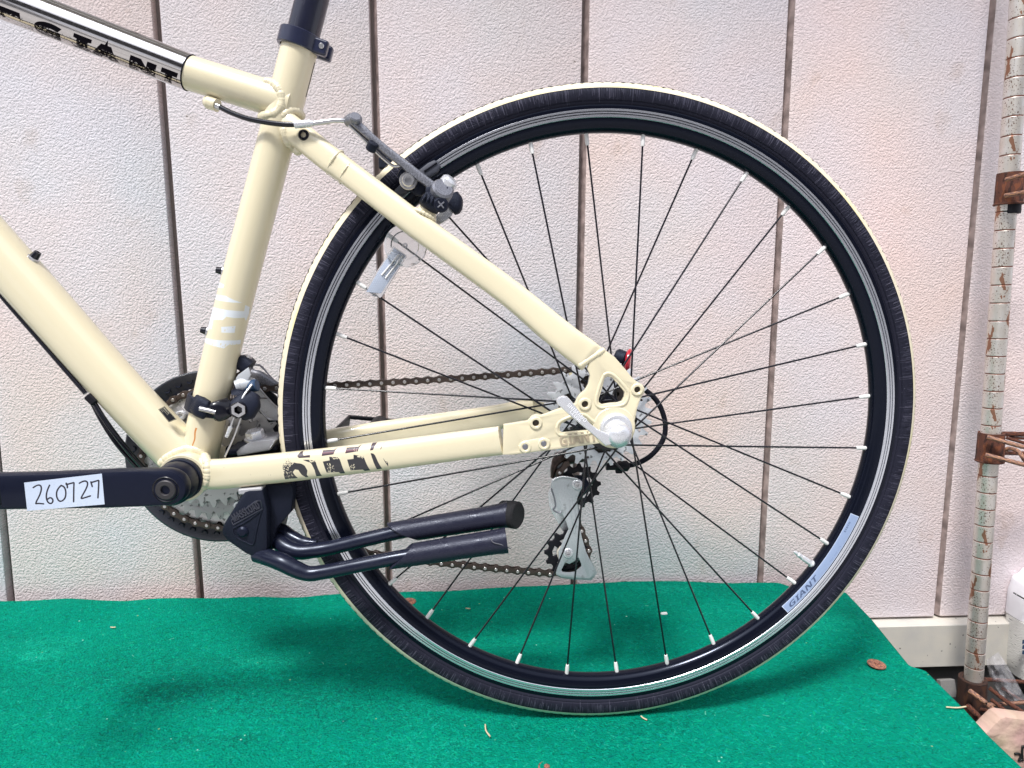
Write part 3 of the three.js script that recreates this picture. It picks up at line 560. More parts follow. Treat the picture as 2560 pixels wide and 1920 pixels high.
  const fs = [{ p: BB.clone().add(V(14, 4, -24)), a: 15.4, b: 8.5 }, { p: C(775, 1158, 27).setZ(-27), a: 15.2, b: 8.5 }, { p: D(748, 950, -33), a: 14.8, b: 9 }, { p: H(0, 1072, -52), a: 14.2, b: 8.5 }, { p: H(380, 995, -58), a: 14, b: 7.5 }, { p: H(440, 985, -59), a: 14, b: 7 }];
  mesh('chain_stay', tube(fs, smooth), MAT.cream, frame);
  // rubber wrap on the far stay
  const mp = fs.map(q => q.p.clone()); const c2 = new THREE.CatmullRomCurve3(mp, false, 'centripetal');
  mesh('stay_wrap', tube([0.20, 0.26, 0.325].map(t => ({ p: c2.getPoint(t), a: 16.1, b: 10 })), { seg: 32, smooth: 4, n: 2.7 }), MAT.rubber, bike);
  const ss = [{ p: at(690, 293, 4), a: 12.8, b: 9 }, { p: at(757, 344, 13), a: 12.8, b: 9.5 }, { p: B(90, 690, 20), a: 12.8, b: 8.6 }, { p: B(200, 770, 22), a: 12.2, b: 8.6 }, { p: B(830, 1250, 37), a: 12.6, b: 8.6 }, { p: D(1110, 640, 49), a: 13, b: 8.2 }, { p: H(830, 130, 59), a: 14.2, b: 7.4 }, { p: H(1080, 315, 62), a: 14.5, b: 6 }, { p: H(1150, 372, 63), a: 14.5, b: 3.6 }];
  mesh('seat_stay', tube(ss, { seg: 40, smooth: 8, n: 2.9 }), MAT.cream, frame);
  mesh('seat_stay', tube(ss.slice(0, 7).map(q => ({ ...q, p: mirror(q.p) })), { seg: 40, smooth: 8, n: 2.5 }), MAT.cream, frame);
  // swaged ring, bridge bolt, brake boss
  const ax = B(240, 800, 23).sub(B(90, 690, 20));
  weld(B(130, 715, 20.5), ax, 12.6, { w: 1.3, squash: 0.72 });
  weld(B(235, 800, 23), ax, 12.3, { w: 0.8, squash: 0.72 });
  mesh('frame_bolt', socketBolt(A(1868, 832, 22), 5.2, 6), MAT.blackGloss, bike);
  mesh('frame_boss', lathe([[5.2, -6], [6.4, -6], [6.6, 1.6], [5.3, 1.8]], A(1868, 832, 21), V(0, 0, 1), 24), MAT.cream, frame);
  mesh('brake_boss', tube([{ p: B(905, 1180, 34), a: 12, b: 6 }, { p: B(935, 1120, 33), a: 9, b: 6.5 }, { p: B(970, 1060, 31), a: 8, b: 7 }], { seg: 24, smooth: 4 }), MAT.cream, frame);
  weld(B(900, 1165, 37), B(935, 1120, 33).sub(B(905, 1180, 34)), 10.5, { w: 2, squash: 0.6 });
}
// ---- dropouts
{
  const zD = 66.5, th = 6.5;
  const out = [[1100, 490], [1132, 570], [1112, 680], [1075, 745], [1010, 800], [975, 850], [955, 905], [900, 935], [760, 972], [600, 1032], [545, 1050], [480, 1040], [430, 1062], [385, 1115], [180, 1150], [90, 1165], [80, 1525], [200, 1528], [500, 1490], [900, 1440], [1260, 1388], [1480, 1368], [1570, 1330], [1640, 1230], [1672, 1110], [1700, 970], [1742, 850], [1785, 780], [1790, 725], [1762, 680], [1700, 650], [1640, 600], [1560, 500], [1430, 350], [1300, 255], [1150, 300]];
  const win1 = [[1310, 605], [1345, 585], [1395, 598], [1470, 680], [1548, 772], [1545, 830], [1520, 880], [1470, 900], [1380, 905], [1280, 922], [1240, 895], [1238, 855], [1275, 740]];
  const win2 = [[768, 1200], [790, 1150], [850, 1118], [960, 1085], [1030, 1070], [1100, 1110], [1180, 1180], [1140, 1232], [950, 1248], [800, 1262], [772, 1240]];
  const holes = [win1.map(q => H(...q, zD)), win2.map(q => H(...q, zD))];
  const small = [[1068, 915, 3.2], [478, 1142, 3.2], [1697, 740, 3.0], [352, 1430, 3.0], [575, 1392, 3.0]];
  for (const [x, y, r] of small) holes.push(circ(H(x, y, zD), r));
  const d = plate(out.map(q => H(...q, zD)), zD, th, 1.2, holes);
  const e = d.clone();
  mesh('dropout', d, MAT.cream, frame);
  void e;
  // the smaller far dropout sits behind the sprockets
  mesh('dropout', plate([...disc2(V(0, 0, 0), 22, 20).slice(0, 11), V(-50, 6, 0), ...[H(500, 880, -60), H(430, 860, -60), H(430, 1110, -60)], V(-40, -24, 0), V(-4, -30, 0), V(20, -20, 0)].map(q => q.clone().setZ(0)), -59, 6, 1), MAT.cream, frame);
  mesh('dropout', plate([V(-18, -5, 0), V(-30, 48, 0), V(-6, 48, 0), V(20, 4, 0)], -59.6, 5, 1), MAT.cream, frame);
  // raised rims round the windows, axle seat and eyelets
  const rim = (pts, off, r, z) => { const c = pts.reduce((s, q) => s.add(q), V(0, 0, 0)).multiplyScalar(1 / pts.length); return tube([...pts, pts[0]].map(q => { const d2 = q.clone().sub(c); const l = d2.length(); return { p: c.clone().addScaledVector(d2, (l + off) / l).setZ(z), a: r, b: r * 0.7 }; }), { seg: 8, smooth: 3, closed: false, cap: true }); };
  mesh('dropout_rim', rim(win1.map(q => H(...q, zD)), 3.4, 1.5, zD), MAT.cream, frame);
  mesh('dropout_rim', rim(win2.map(q => H(...q, zD)), 3.2, 1.5, zD), MAT.cream, frame);
  mesh('axle_seat', lathe([[0, 0.9], [19.5, 0.9], [20.6, 0], [20.6, -1]].reverse(), H(1420, 1195, zD), V(0, 0, 1), 48), MAT.cream, frame);
  for (const [x, y, r] of small) mesh('eyelet', lathe([[r, -1], [r, 1.1], [r + 0.5, 1.5], [r + 2.2, 1.5], [r + 3, 0.8], [r + 3.2, -0.5]].reverse(), H(x, y, zD), V(0, 0, 1), 28), MAT.cream, frame);
  small.forEach(([x, y, r], i) => mesh('eyelet_thread', cyl(H(x, y, i > 2 ? zD + 0.7 : zD - 3.5), i > 2 ? r - 0.3 : r - 0.1, i > 2 ? 1.4 : 3), i > 2 ? MAT.worn : MAT.darkCog, frame));
  const p0 = H(352, 1430, zD), p1 = H(575, 1392, zD);
  mesh('eyelet_pad', tube([p0.clone().add(V(-6, -1, 0)), p0, p1, p1.clone().add(V(6, 1, 0))].map((p, i) => ({ p: p.setZ(zD - 0.2), a: i % 3 ? 6.4 : 3, b: 1.1 })), { seg: 20, smooth: 4 }), MAT.cream, frame);
  // raised lettering on the dropout
  const font = await new FontLoader().loadAsync('fonts/droid/droid_sans_bold.typeface.json');
  const tg = new TextGeometry('GIANT', { font, size: 10, depth: 0.7, bevelEnabled: true, bevelSize: 0.12, bevelThickness: 0.2, bevelSegments: 1, curveSegments: 4 });
  tg.computeBoundingBox(); const bw = tg.boundingBox.max.x;
  const a = H(765, 1420, zD), b = H(1215, 1352, zD), ln = a.distanceTo(b);
  tg.scale(ln / bw, 1.05, 1); tg.applyMatrix4(new THREE.Matrix4().makeRotationZ(Math.atan2(b.y - a.y, b.x - a.x))); tg.translate(a.x, a.y, zD + 0.0);
  mesh('raised_letters', tg, phy([0.46, 0.38, 0.27], 0.45, 0, { clearcoat: 0.5 }), frame);
}

// ---- weld beads traced on the joints
{
  const tb = frame.children.filter(m => ['seat_tube', 'top_tube', 'down_tube', 'bottom_bracket_shell', 'chain_stay', 'seat_stay'].includes(m.name));
  const fA = [0, 0, 900 / 2212], fC = [300, 850, 640 / 2212];
  bead(fA, [[1640, 505], [1690, 520], [1722, 560], [1735, 620], [1722, 665], [1685, 700], [1640, 712], [1600, 722]], tb, 5, -3.5);
  bead(fA, [[1745, 712], [1770, 688], [1800, 680], [1835, 692], [1862, 730]], tb, 4.8, -3.4);
  bead(fA, [[1748, 790], [1755, 830], [1775, 880], [1800, 915], [1830, 925]], tb, 4.8, -3.4);
  bead(fC, [[370, 1060], [420, 1010], [500, 965], [590, 940], [680, 960], [740, 1010]], tb, 5.2, -3.6);
  bead(fC, [[735, 1010], [755, 1060], [762, 1130], [755, 1200], [720, 1260]], tb, 5, -3.5);
  bead([1200, 850, 640 / 2212], [[870, 215], [930, 175], [1000, 130], [1060, 90]], frame.children.filter(m => m.name === 'seat_stay' || m.name === 'dropout'), 3, -1.6);
}
// ---- rear wheel
const wheel = group('rear_wheel', bike);
{
  const rev = (prof, seg = 220) => { const g = new THREE.LatheGeometry(prof.map(q => new THREE.Vector2(q[0], q[1])), seg); const c = toCreasedNormals(g, 0.45); c.rotateX(Math.PI / 2); return c; };   // y -> z
  // tyre casing: from one bead over to the other; dark sidewalls
  const RC = 326.4, rs = 13.6;
  const arc = (a0, a1, n, r = rs) => Array.from({ length: n + 1 }, (_, i) => { const a = a0 + (a1 - a0) * i / n; return [RC + r * Math.sin(a), r * Math.cos(a)]; });   // a = 0: +z, pi/2: outwards
  const A0 = 0.44, A1 = 1.02;
  const txt = canvasTex(2048, 128, (c, w, h) => {
    c.fillStyle = '#808080'; c.fillRect(0, 0, w, h);
    let x = 0; while (x < w) { const blk = rr(30, 170), on = rnd() < 0.72; const x1 = Math.min(w, x + blk); if (on) for (; x < x1; x += rr(4, 8)) { const k = rr(0.25, 1); c.fillStyle = `rgba(255,255,255,${0.75 * k})`; c.fillRect(x, h * rr(0.04, 0.2), 1.6, h * rr(0.5, 0.72)); } x = x1; }
    c.fillStyle = '#808080'; c.fillRect(430, 10, 830, h - 20);
    c.fillStyle = '#ffffff'; c.font = 'bold 46px sans-serif'; c.save(); c.translate(450, 84); c.scale(0.92, 1); c.fillText('700 x 28C  INFLATE TO 500-850 kPa (70-125 PSI)', 0, 0, 860); c.restore();
    c.fillRect(0, h - 9, w, 3);
  }, false);
  const sideCol = canvasTex(2048, 128, (c, w, h) => {
    c.fillStyle = '#2c2b31'; c.fillRect(0, 0, w, h);
    for (let i = 0; i < 900; i++) { const k = rnd(); c.fillStyle = k < 0.45 ? `rgba(190,184,180,${rr(0.12, 0.5)})` : `rgba(12,11,16,${rr(0.2, 0.6)})`; c.fillRect(rnd() * w, h * rr(0, 0.3), rr(0.8, 1.8), h * rr(0.3, 0.65)); }
    for (let i = 0; i < 60; i++) { c.fillStyle = 'rgba(190,185,170,0.6)'; c.fillRect(rnd() * w, rnd() * h, 2, 2); }
  });
  const side = phy([0.62, 0.64, 0.86], 0.6, 0, { specularIntensity: 0.35, specularColor: new THREE.Color().setRGB(0.75, 0.82, 1), map: rep(sideCol, 4, 1), bumpMap: rep(txt, 4, 1), bumpScale: 0.0007 });
  const wall = (sgn) => {
    const pr = [[316.2, sgn * 9.6], [318, sgn * 11], [319.4, sgn * 11.6], [320.2, sgn * 11.4], ...arc(-0.42, A0, 12).map(q => [q[0], sgn * q[1]])];
    return rev(sgn > 0 ? pr : pr.slice().reverse());
  };
  const near = wall(1);
  { // uv: x round the wheel, y over the sidewall
    const p = near.attributes.position, u = near.attributes.uv;
    for (let i = 0; i < p.count; i++) { const r = Math.hypot(p.getX(i), p.getY(i)); u.setY(i, (r - 316) / 23); }
  }
  mesh('tyre_sidewall', near, side, wheel);
  mesh('tyre_sidewall', wall(-1), MAT.rubber, wheel);
  // cream shoulder bands with sipes along the outer edge, dark file tread in the middle
  const cream = std([0.84, 0.80, 0.69], 0.75, 0, { map: dataTex(1024, (u, v) => { const s = fbm(u * 160, v * 5, 160, 2), y = sst(0.15, 0.5, fbm(u * 24, v * 2 + .3, 24, 2)); return [0.95 + 0.05 * s, 0.93 + 0.05 * s, 0.88 + 0.05 * s - 0.10 * y]; }, true, 64) });
  const band = (sgn) => {
    const pos = [], idx = [], n = 840, uv = [];
    const prof = arc(A0 - 0.03, A1, 5, rs + 0.35);
    for (let i = 0; i <= n; i++) {
      const th = i / n * 2 * Math.PI, notch = (i % 4 === 0) ? 1 : 0;
      for (let k = 0; k < prof.length; k++) {
        let [r, z] = prof[k];
        if (notch && k >= prof.length - 2) { r -= 0.6; }
        const tw = th + k * 0.0016;
        pos.push(r * Math.cos(tw), r * Math.sin(tw), sgn * z); uv.push(i / n, k / (prof.length - 1));
      }
    }
    const m = prof.length;
    for (let i = 0; i < n; i++) for (let k = 0; k < m - 1; k++) { const a = i * m + k, b = a + 1, c = a + m, d = c + 1; sgn > 0 ? idx.push(a, c, b, b, c, d) : idx.push(a, b, c, b, d, c); }
    const g = new THREE.BufferGeometry(); g.setAttribute('position', new THREE.Float32BufferAttribute(pos, 3)); g.setAttribute('uv', new THREE.Float32BufferAttribute(uv, 2)); g.setIndex(idx); g.computeVertexNormals(); return g;
  };
  mesh('tread_shoulder', band(1), cream, wheel, 'cream shoulder band of the tyre tread'); mesh('tread_shoulder', band(-1), cream, wheel, 'cream shoulder band of the tyre tread');
  {
    const pos = [], idx = [], n = 1040, prof = arc(A1 - 0.02, Math.PI - A1 + 0.02, 8, rs + 0.2), m = prof.length, uv = [];
    for (let i = 0; i <= n; i++) { const th = i / n * 2 * Math.PI; for (let k = 0; k < m; k++) { const [r, z] = prof[k]; const lift = (i % 4 < 2 ? 0.25 : -0.3); const tw = th + Math.abs(k - (m - 1) / 2) * 0.0022; pos.push((r + lift) * Math.cos(tw), (r + lift) * Math.sin(tw), z); uv.push(i / n, k / m); } }
    for (let i = 0; i < n; i++) for (let k = 0; k < m - 1; k++) { const a = i * m + k, b = a + 1, c = a + m, d = c + 1; idx.push(a, c, b, b, c, d); }
    const g = new THREE.BufferGeometry(); g.setAttribute('position', new THREE.Float32BufferAttribute(pos, 3)); g.setAttribute('uv', new THREE.Float32BufferAttribute(uv, 2)); g.setIndex(idx); g.computeVertexNormals();
    mesh('tread', g, std([0.055, 0.05, 0.048], 0.8), wheel);
  }
  // rim: black box section, machined brake tracks
  mesh('rim', rev([[315, 11], [304, 10.6], [301, 10.2], [296.5, 8.6], [293.6, 6], [292.2, 3], [291.8, 0], [292.2, -3], [293.6, -6], [296.5, -8.6], [301, -10.2], [304, -10.6], [315, -11], [316.6, -10.6], [317.2, -9.6], [310, -8], [310, 8], [317.2, 9.6], [316.6, 10.6], [315, 11]]), phy([0.0035, 0.0045, 0.010], 0.32, 0, { specularIntensity: 0.4, specularColor: new THREE.Color().setRGB(0.65, 0.75, 1), clearcoat: 0.1, clearcoatRoughness: 0.2, roughnessMap: patchT }), wheel);
  const track = s => { const p = [[304.4, s * 10.8], [304.8, s * 11.35]]; for (const r0 of [307.2, 309.6]) p.push([r0, s * 11.35], [r0 + 0.2, s * 10.7], [r0 + 0.8, s * 10.7], [r0 + 1, s * 11.35]); p.push([312.4, s * 11.35], [312.8, s * 10.8]); return s > 0 ? p.reverse() : p; };
  const tm = std([0.72, 0.74, 0.80], 0.36, 0.85, { bumpMap: rep(grainT, 30, 1), bumpScale: 0.00003, roughnessMap: patchT });
  const trk = new Set(); void trk;
  for (const s of [1, -1]) { const g = rev(track(s)); mesh('brake_track', g, tm, wheel); }
  // spokes and nipples
  const PH = 116.816 * Math.PI / 180, hubR = 22;
  const nip = lathe([[0, 0], [2.2, 0], [2.2, 8], [1.7, 11.5], [1.1, 11.8], [0, 11.8]], V(0, 0, 0), V(0, 1, 0), 12);
  for (let k = 0; k < 32; k++) {
    const a = PH - k * Math.PI / 16, nearS = k % 2 === 1, plus = (k % 4 === 0 || k % 4 === 1);
    const zh = nearS ? 34 : -20, zr = nearS ? 1.2 : -1.2, ah = a + (plus ? 1 : -1) * 67.5 * Math.PI / 180;
    const p0 = V(292.5 * Math.cos(a), 292.5 * Math.sin(a), zr), p1 = V(hubR * Math.cos(ah), hubR * Math.sin(ah), zh + (plus ? 1.6 : -1.6));
    const d = p1.clone().sub(p0).normalize();
    const n = nip.clone(); n.applyQuaternion(new THREE.Quaternion().setFromUnitVectors(V(0, 1, 0), d)); n.translate(p0.x, p0.y, p0.z);
    mesh('spoke', rod([p0.clone().addScaledVector(d, 8), p1], 1.0, { seg: 10 }), MAT.blackGloss, wheel);
    mesh('nipple', n, MAT.white, wheel);
  }
  // hub
  mesh('hub', lathe([[5, 44], [11, 44], [13, 42], [13, 37], [25.5, 36.4], [26, 35.6], [26, 33], [25, 32], [14, 30], [12, 20], [12, -12], [15, -17], [26, -18.6], [26, -21], [25, -22], [14, -23], [14, -26]].reverse(), V(0, 0, 0), V(0, 0, 1), 48), MAT.blackGloss, wheel);
  mesh('axle_nut', lathe([[5, 60], [8.5, 60], [9.5, 59], [9.5, 50], [12, 49], [12, 43], [5, 43]].reverse(), V(0, 0, 0), V(0, 0, 1), 28), MAT.darkCog, wheel);
  mesh('axle', lathe([[0, -70], [4.8, -70], [4.8, 62], [0, 62]], V(0, 0, 0), V(0, 0, 1), 16), MAT.steel, wheel);
  // rim sticker, printed
  {
    const dec = canvasTex(1024, 128, (c, w, h) => {
      c.fillStyle = '#93a5c6'; c.fillRect(0, 0, w, h); c.strokeStyle = '#c6d2e8'; c.lineWidth = 5; c.strokeRect(3, 3, w - 6, h - 6);
      c.fillStyle = '#4c5a78'; c.save(); c.translate(20, 100); c.transform(1.3, 0, -0.3, 1, 0, 0); c.font = 'bold 100px sans-serif'; c.fillText('GIANT', 12, 0, 270); c.restore();
      c.font = 'bold 34px sans-serif'; c.fillText('ETRTO', 850, 50); c.font = '26px sans-serif'; c.fillStyle = '#7387b0'; c.fillText('700C  622 x 13', 560, 100);
    });
    const an = (q) => { const p = D(q[0], q[1], 9); return Math.atan2(p.y, p.x); };
    const a1 = an([1836, 1108]), a0 = an([1700, 1322]); const pos = [], uv = [], idx = [], n = 40;
    for (let i = 0; i <= n; i++) { const a = a0 + (a1 - a0) * i / n; for (const [r, z, v] of [[303.4, 10.75, 0], [301, 10.35, 0.28], [296.7, 8.9, 0.8], [295, 7.55, 1]]) { pos.push(r * Math.cos(a), r * Math.sin(a), z); uv.push(i / n, v); } }
    for (let i = 0; i < n; i++) for (let k = 0; k < 3; k++) { const a = i * 4 + k, b = a + 1, c = a + 4, d = c + 1; idx.push(a, c, b, b, c, d); }
    const g = new THREE.BufferGeometry(); g.setAttribute('position', new THREE.Float32BufferAttribute(pos, 3)); g.setAttribute('uv', new THREE.Float32BufferAttribute(uv, 2)); g.setIndex(idx); g.computeVertexNormals();
    mesh('rim_sticker', g, phy([1, 1, 1], 0.35, 0.2, { map: dec, side: THREE.DoubleSide, clearcoat: 0.4 }), wheel);
  }
  // valve
  {
    const a = PH - 13.5 * Math.PI / 16, p = V(292 * Math.cos(a), 292 * Math.sin(a), 0), d = V(-Math.cos(a), -Math.sin(a), 0);
    mesh('valve', lathe([[0, -1], [4, -1], [4.2, 1], [3.4, 2], [3.1, 3], [3.1, 14], [2.6, 15], [2.6, 17.5], [2.9, 18], [2.9, 20], [2.2, 20.5], [1.8, 21], [1.8, 24], [1, 26], [0, 26.5]], p, d, 18), MAT.alu, wheel);
  }
  // clear spoke reflector
  {
    const rf = group('spoke_reflector', bike);
    const z = 14, pts = [[860, 460], [1120, 640], [1130, 690], [1000, 880], [620, 1500], [590, 1530], [280, 1470], [255, 1440], [265, 1390], [540, 930]];
    mesh('lens', plate(pts.map(q => N(q[0], q[1], z)), z, 5, 1), MAT.clear, rf);
    const inner = [[880, 500], [1110, 655], [985, 870], [600, 1440], [300, 1410], [310, 1390], [560, 950]];
    const hex = canvasTex(256, 512, (c, w, h) => { c.fillStyle = '#dde4f0'; c.fillRect(0, 0, w, h); for (let j = 0; j < 40; j++) for (let i = 0; i < 17; i++) { const x = (i + (j % 2) * 0.5) * 16, y = j * 13.5; c.strokeStyle = '#8b94aa'; c.lineWidth = 3; c.beginPath(); for (let k = 0; k < 7; k++) c.lineTo(x + 6 * Math.cos(k * 1.0472 + .5236), y + 6 * Math.sin(k * 1.0472 + .5236)); c.stroke(); } });
    const pm = plate(inner.map(q => N(q[0], q[1], z)), z + 0.5, 1.2, 0.2);
    { const p = pm.attributes.position, u = pm.attributes.uv; for (let i = 0; i < p.count; i++) u.setXY(i, p.getX(i) / 34, p.getY(i) / 68); }
    mesh('prism_plate', pm, std([0.95, 0.98, 1], 0.3, 0.1, { map: hex }), rf);
    for (let i = 0; i < 4; i++) { const o = i * 38; mesh('prism_rib', rod([N(985 + o, 625 + o * 0.35, z + 0.8), N(615 + o, 1060 + o * .9, z + 0.8)], 0.9, { seg: 6 }), i % 2 ? MAT.clear : MAT.white, rf); }
    const c = N(1105, 450, z + 3);
    mesh('clip', lathe([[0, 0.5], [2.4, 0.5], [2.4, 2.5], [13, 2.5], [14, 4], [18.5, 4], [20.5, 2.5], [21, -4], [0, -4]].reverse(), c, V(0, 0, 1), 44), MAT.clear, rf);
    mesh('screw', lathe([[1.1, 0], [1.1, 3.2], [2.3, 3.4], [2.6, 2]].reverse(), c, V(0, 0, 1), 18), MAT.steel, rf);
  }
}
// ---- quick release
{
  const qr = group('quick_release', bike), z = 81;
  mesh('washer', lathe([[0, 5], [13.5, 5], [15.4, 3.5], [15.6, 0], [15.6, -1], [0, -1]].reverse(), H(1438, 1208, 68), V(0, 0, 1), 44), MAT.alu, qr);
  const dome = lathe([[0, 12.5], [5, 12], [9, 10], [11.6, 6.5], [12.6, 2], [12.8, -6], [0, -6]].reverse(), V(0, 0, 0), V(0, 0, 1), 36);
  dome.applyMatrix4(new THREE.Matrix4().makeRotationFromEuler(new THREE.Euler(0.25, 0.3, 0))); const dc = H(1462, 1275, 78); dome.translate(dc.x, dc.y, dc.z);
  mesh('cam_cap', dome, MAT.alu, qr);
  const bl = [[735, 855], [770, 825], [815, 815], [860, 828], [900, 870], [1040, 1050], [1150, 1165], [1250, 1238], [1330, 1262], [1420, 1310], [1435, 1375], [1380, 1405], [1320, 1422], [1280, 1385], [1150, 1270], [940, 1100], [740, 920], [728, 885]];
  mesh('lever', plate(bl.map(q => H(q[0], q[1], z + 5)), z + 5, 5, 1.6), MAT.alu, qr);
  const lt = canvasTex(512, 128, (c, w, h) => { c.clearRect(0, 0, w, h); c.fillStyle = '#6d7686'; c.font = 'bold 62px sans-serif'; c.fillText('SHIMANO', 14, 56, 470); c.font = 'bold 54px sans-serif'; c.fillText('CLOSE', 60, 116, 330); });
  void lt;
  const font = await new FontLoader().loadAsync('fonts/droid/droid_sans_bold.typeface.json');
  const a = H(870, 935, z), dir = H(1065, 1115, z).sub(H(855, 915, z)), ang = Math.atan2(dir.y, dir.x);
  for (const [s, ox, oy, sc] of [['SHIMANO', 848, 930, 3.7], ['CLOSE', 880, 1012, 3.3]]) {
    const tg = new TextGeometry(s, { font, size: sc, depth: 0.3, curveSegments: 3, bevelEnabled: false });
    tg.applyMatrix4(new THREE.Matrix4().makeRotationZ(ang)); const o = H(ox, oy, z + 5); tg.translate(o.x, o.y, z + 4.9);
    mesh('lever_letters', tg, std([0.86, 0.87, 0.9], 0.5, 0.3), qr);
  }
  void a;
}
// ---- cassette
const gearPts = (c, n, pr, { ro = 3.6, ri = 3.6, rot = 0, tip = 0.16, root = 0.26 } = {}) => {
  const o = []; for (let i = 0; i < n; i++) { const t = (i / n) * 2 * Math.PI + rot, s = 2 * Math.PI / n; for (const [f, r] of [[-tip, pr + ro], [tip, pr + ro], [0.5 - root * 1.15, pr + ro * 0.1], [0.5 - root * 0.6, pr - ri], [0.5 + root * 0.6, pr - ri], [0.5 + root * 1.15, pr + ro * 0.1]]) o.push(V(c.x + r * Math.cos(t + f * s), c.y + r * Math.sin(t + f * s), c.z)); } return o;
};
{
  const cas = group('cassette', bike);
  const big = gearPts(V(0, 0, 0), 28, 56.7, { ro: 4.3, ri: 3.4, rot: 0.05, tip: 0.12 });
  const holes = []; for (let i = 0; i < 6; i++) { const t = i * 1.0472 + 0.76, pts = []; for (const [r, f] of [[20, -0.2], [40, -0.34], [44.5, -0.2], [45, 0.1], [42, 0.28], [34, 0.26], [20, 0.12]]) pts.push(V(r * Math.cos(t + f), r * Math.sin(t + f), 0)); holes.push(pts); }
  for (let i = 0; i < 9; i++) holes.push(circ(V(50.5 * Math.cos(i * 0.7 + 0.3), 50.5 * Math.sin(i * 0.7 + 0.3), 0), 1.6, 10));
  const bg = plate(big, -27, 1.9, 0.3, holes);
  { const p = bg.attributes.position, u = bg.attributes.uv; for (let i = 0; i < p.count; i++) u.setXY(i, p.getX(i) / 80, p.getY(i) / 80); }
  mesh('sprocket', bg, std([0.70, 0.77, 0.86], 0.38, 0.35, { map: MAT.ringSilver.map }), cas, 'largest silver sprocket with spider cutouts');
  [24, 21, 19, 17, 15, 13, 11].forEach((n, i) => {
    const pr = 12.7 / (2 * Math.sin(Math.PI / n));
    const hl = i === 0 ? Array.from({ length: 8 }, (_, k) => circ(V(30 * Math.cos(k * .785), 30 * Math.sin(k * .785), 0), 3.2, 10)) : [];
    mesh('sprocket', plate(gearPts(V(0, 0, 0), n, pr), -31.6 - i * 4.2, 1.9, 0.2, hl), MAT.darkCog, cas);
  });
  for (let k = 0; k < 16; k++) { const t = k * 0.3927 + 0.1, r = k % 2 ? 36 : 26; mesh('rivet', cyl(V(r * Math.cos(t), r * Math.sin(t), -31), 1.5, 2.2, V(0, 0, 1), 0.4, 10), MAT.pin, cas); }
}
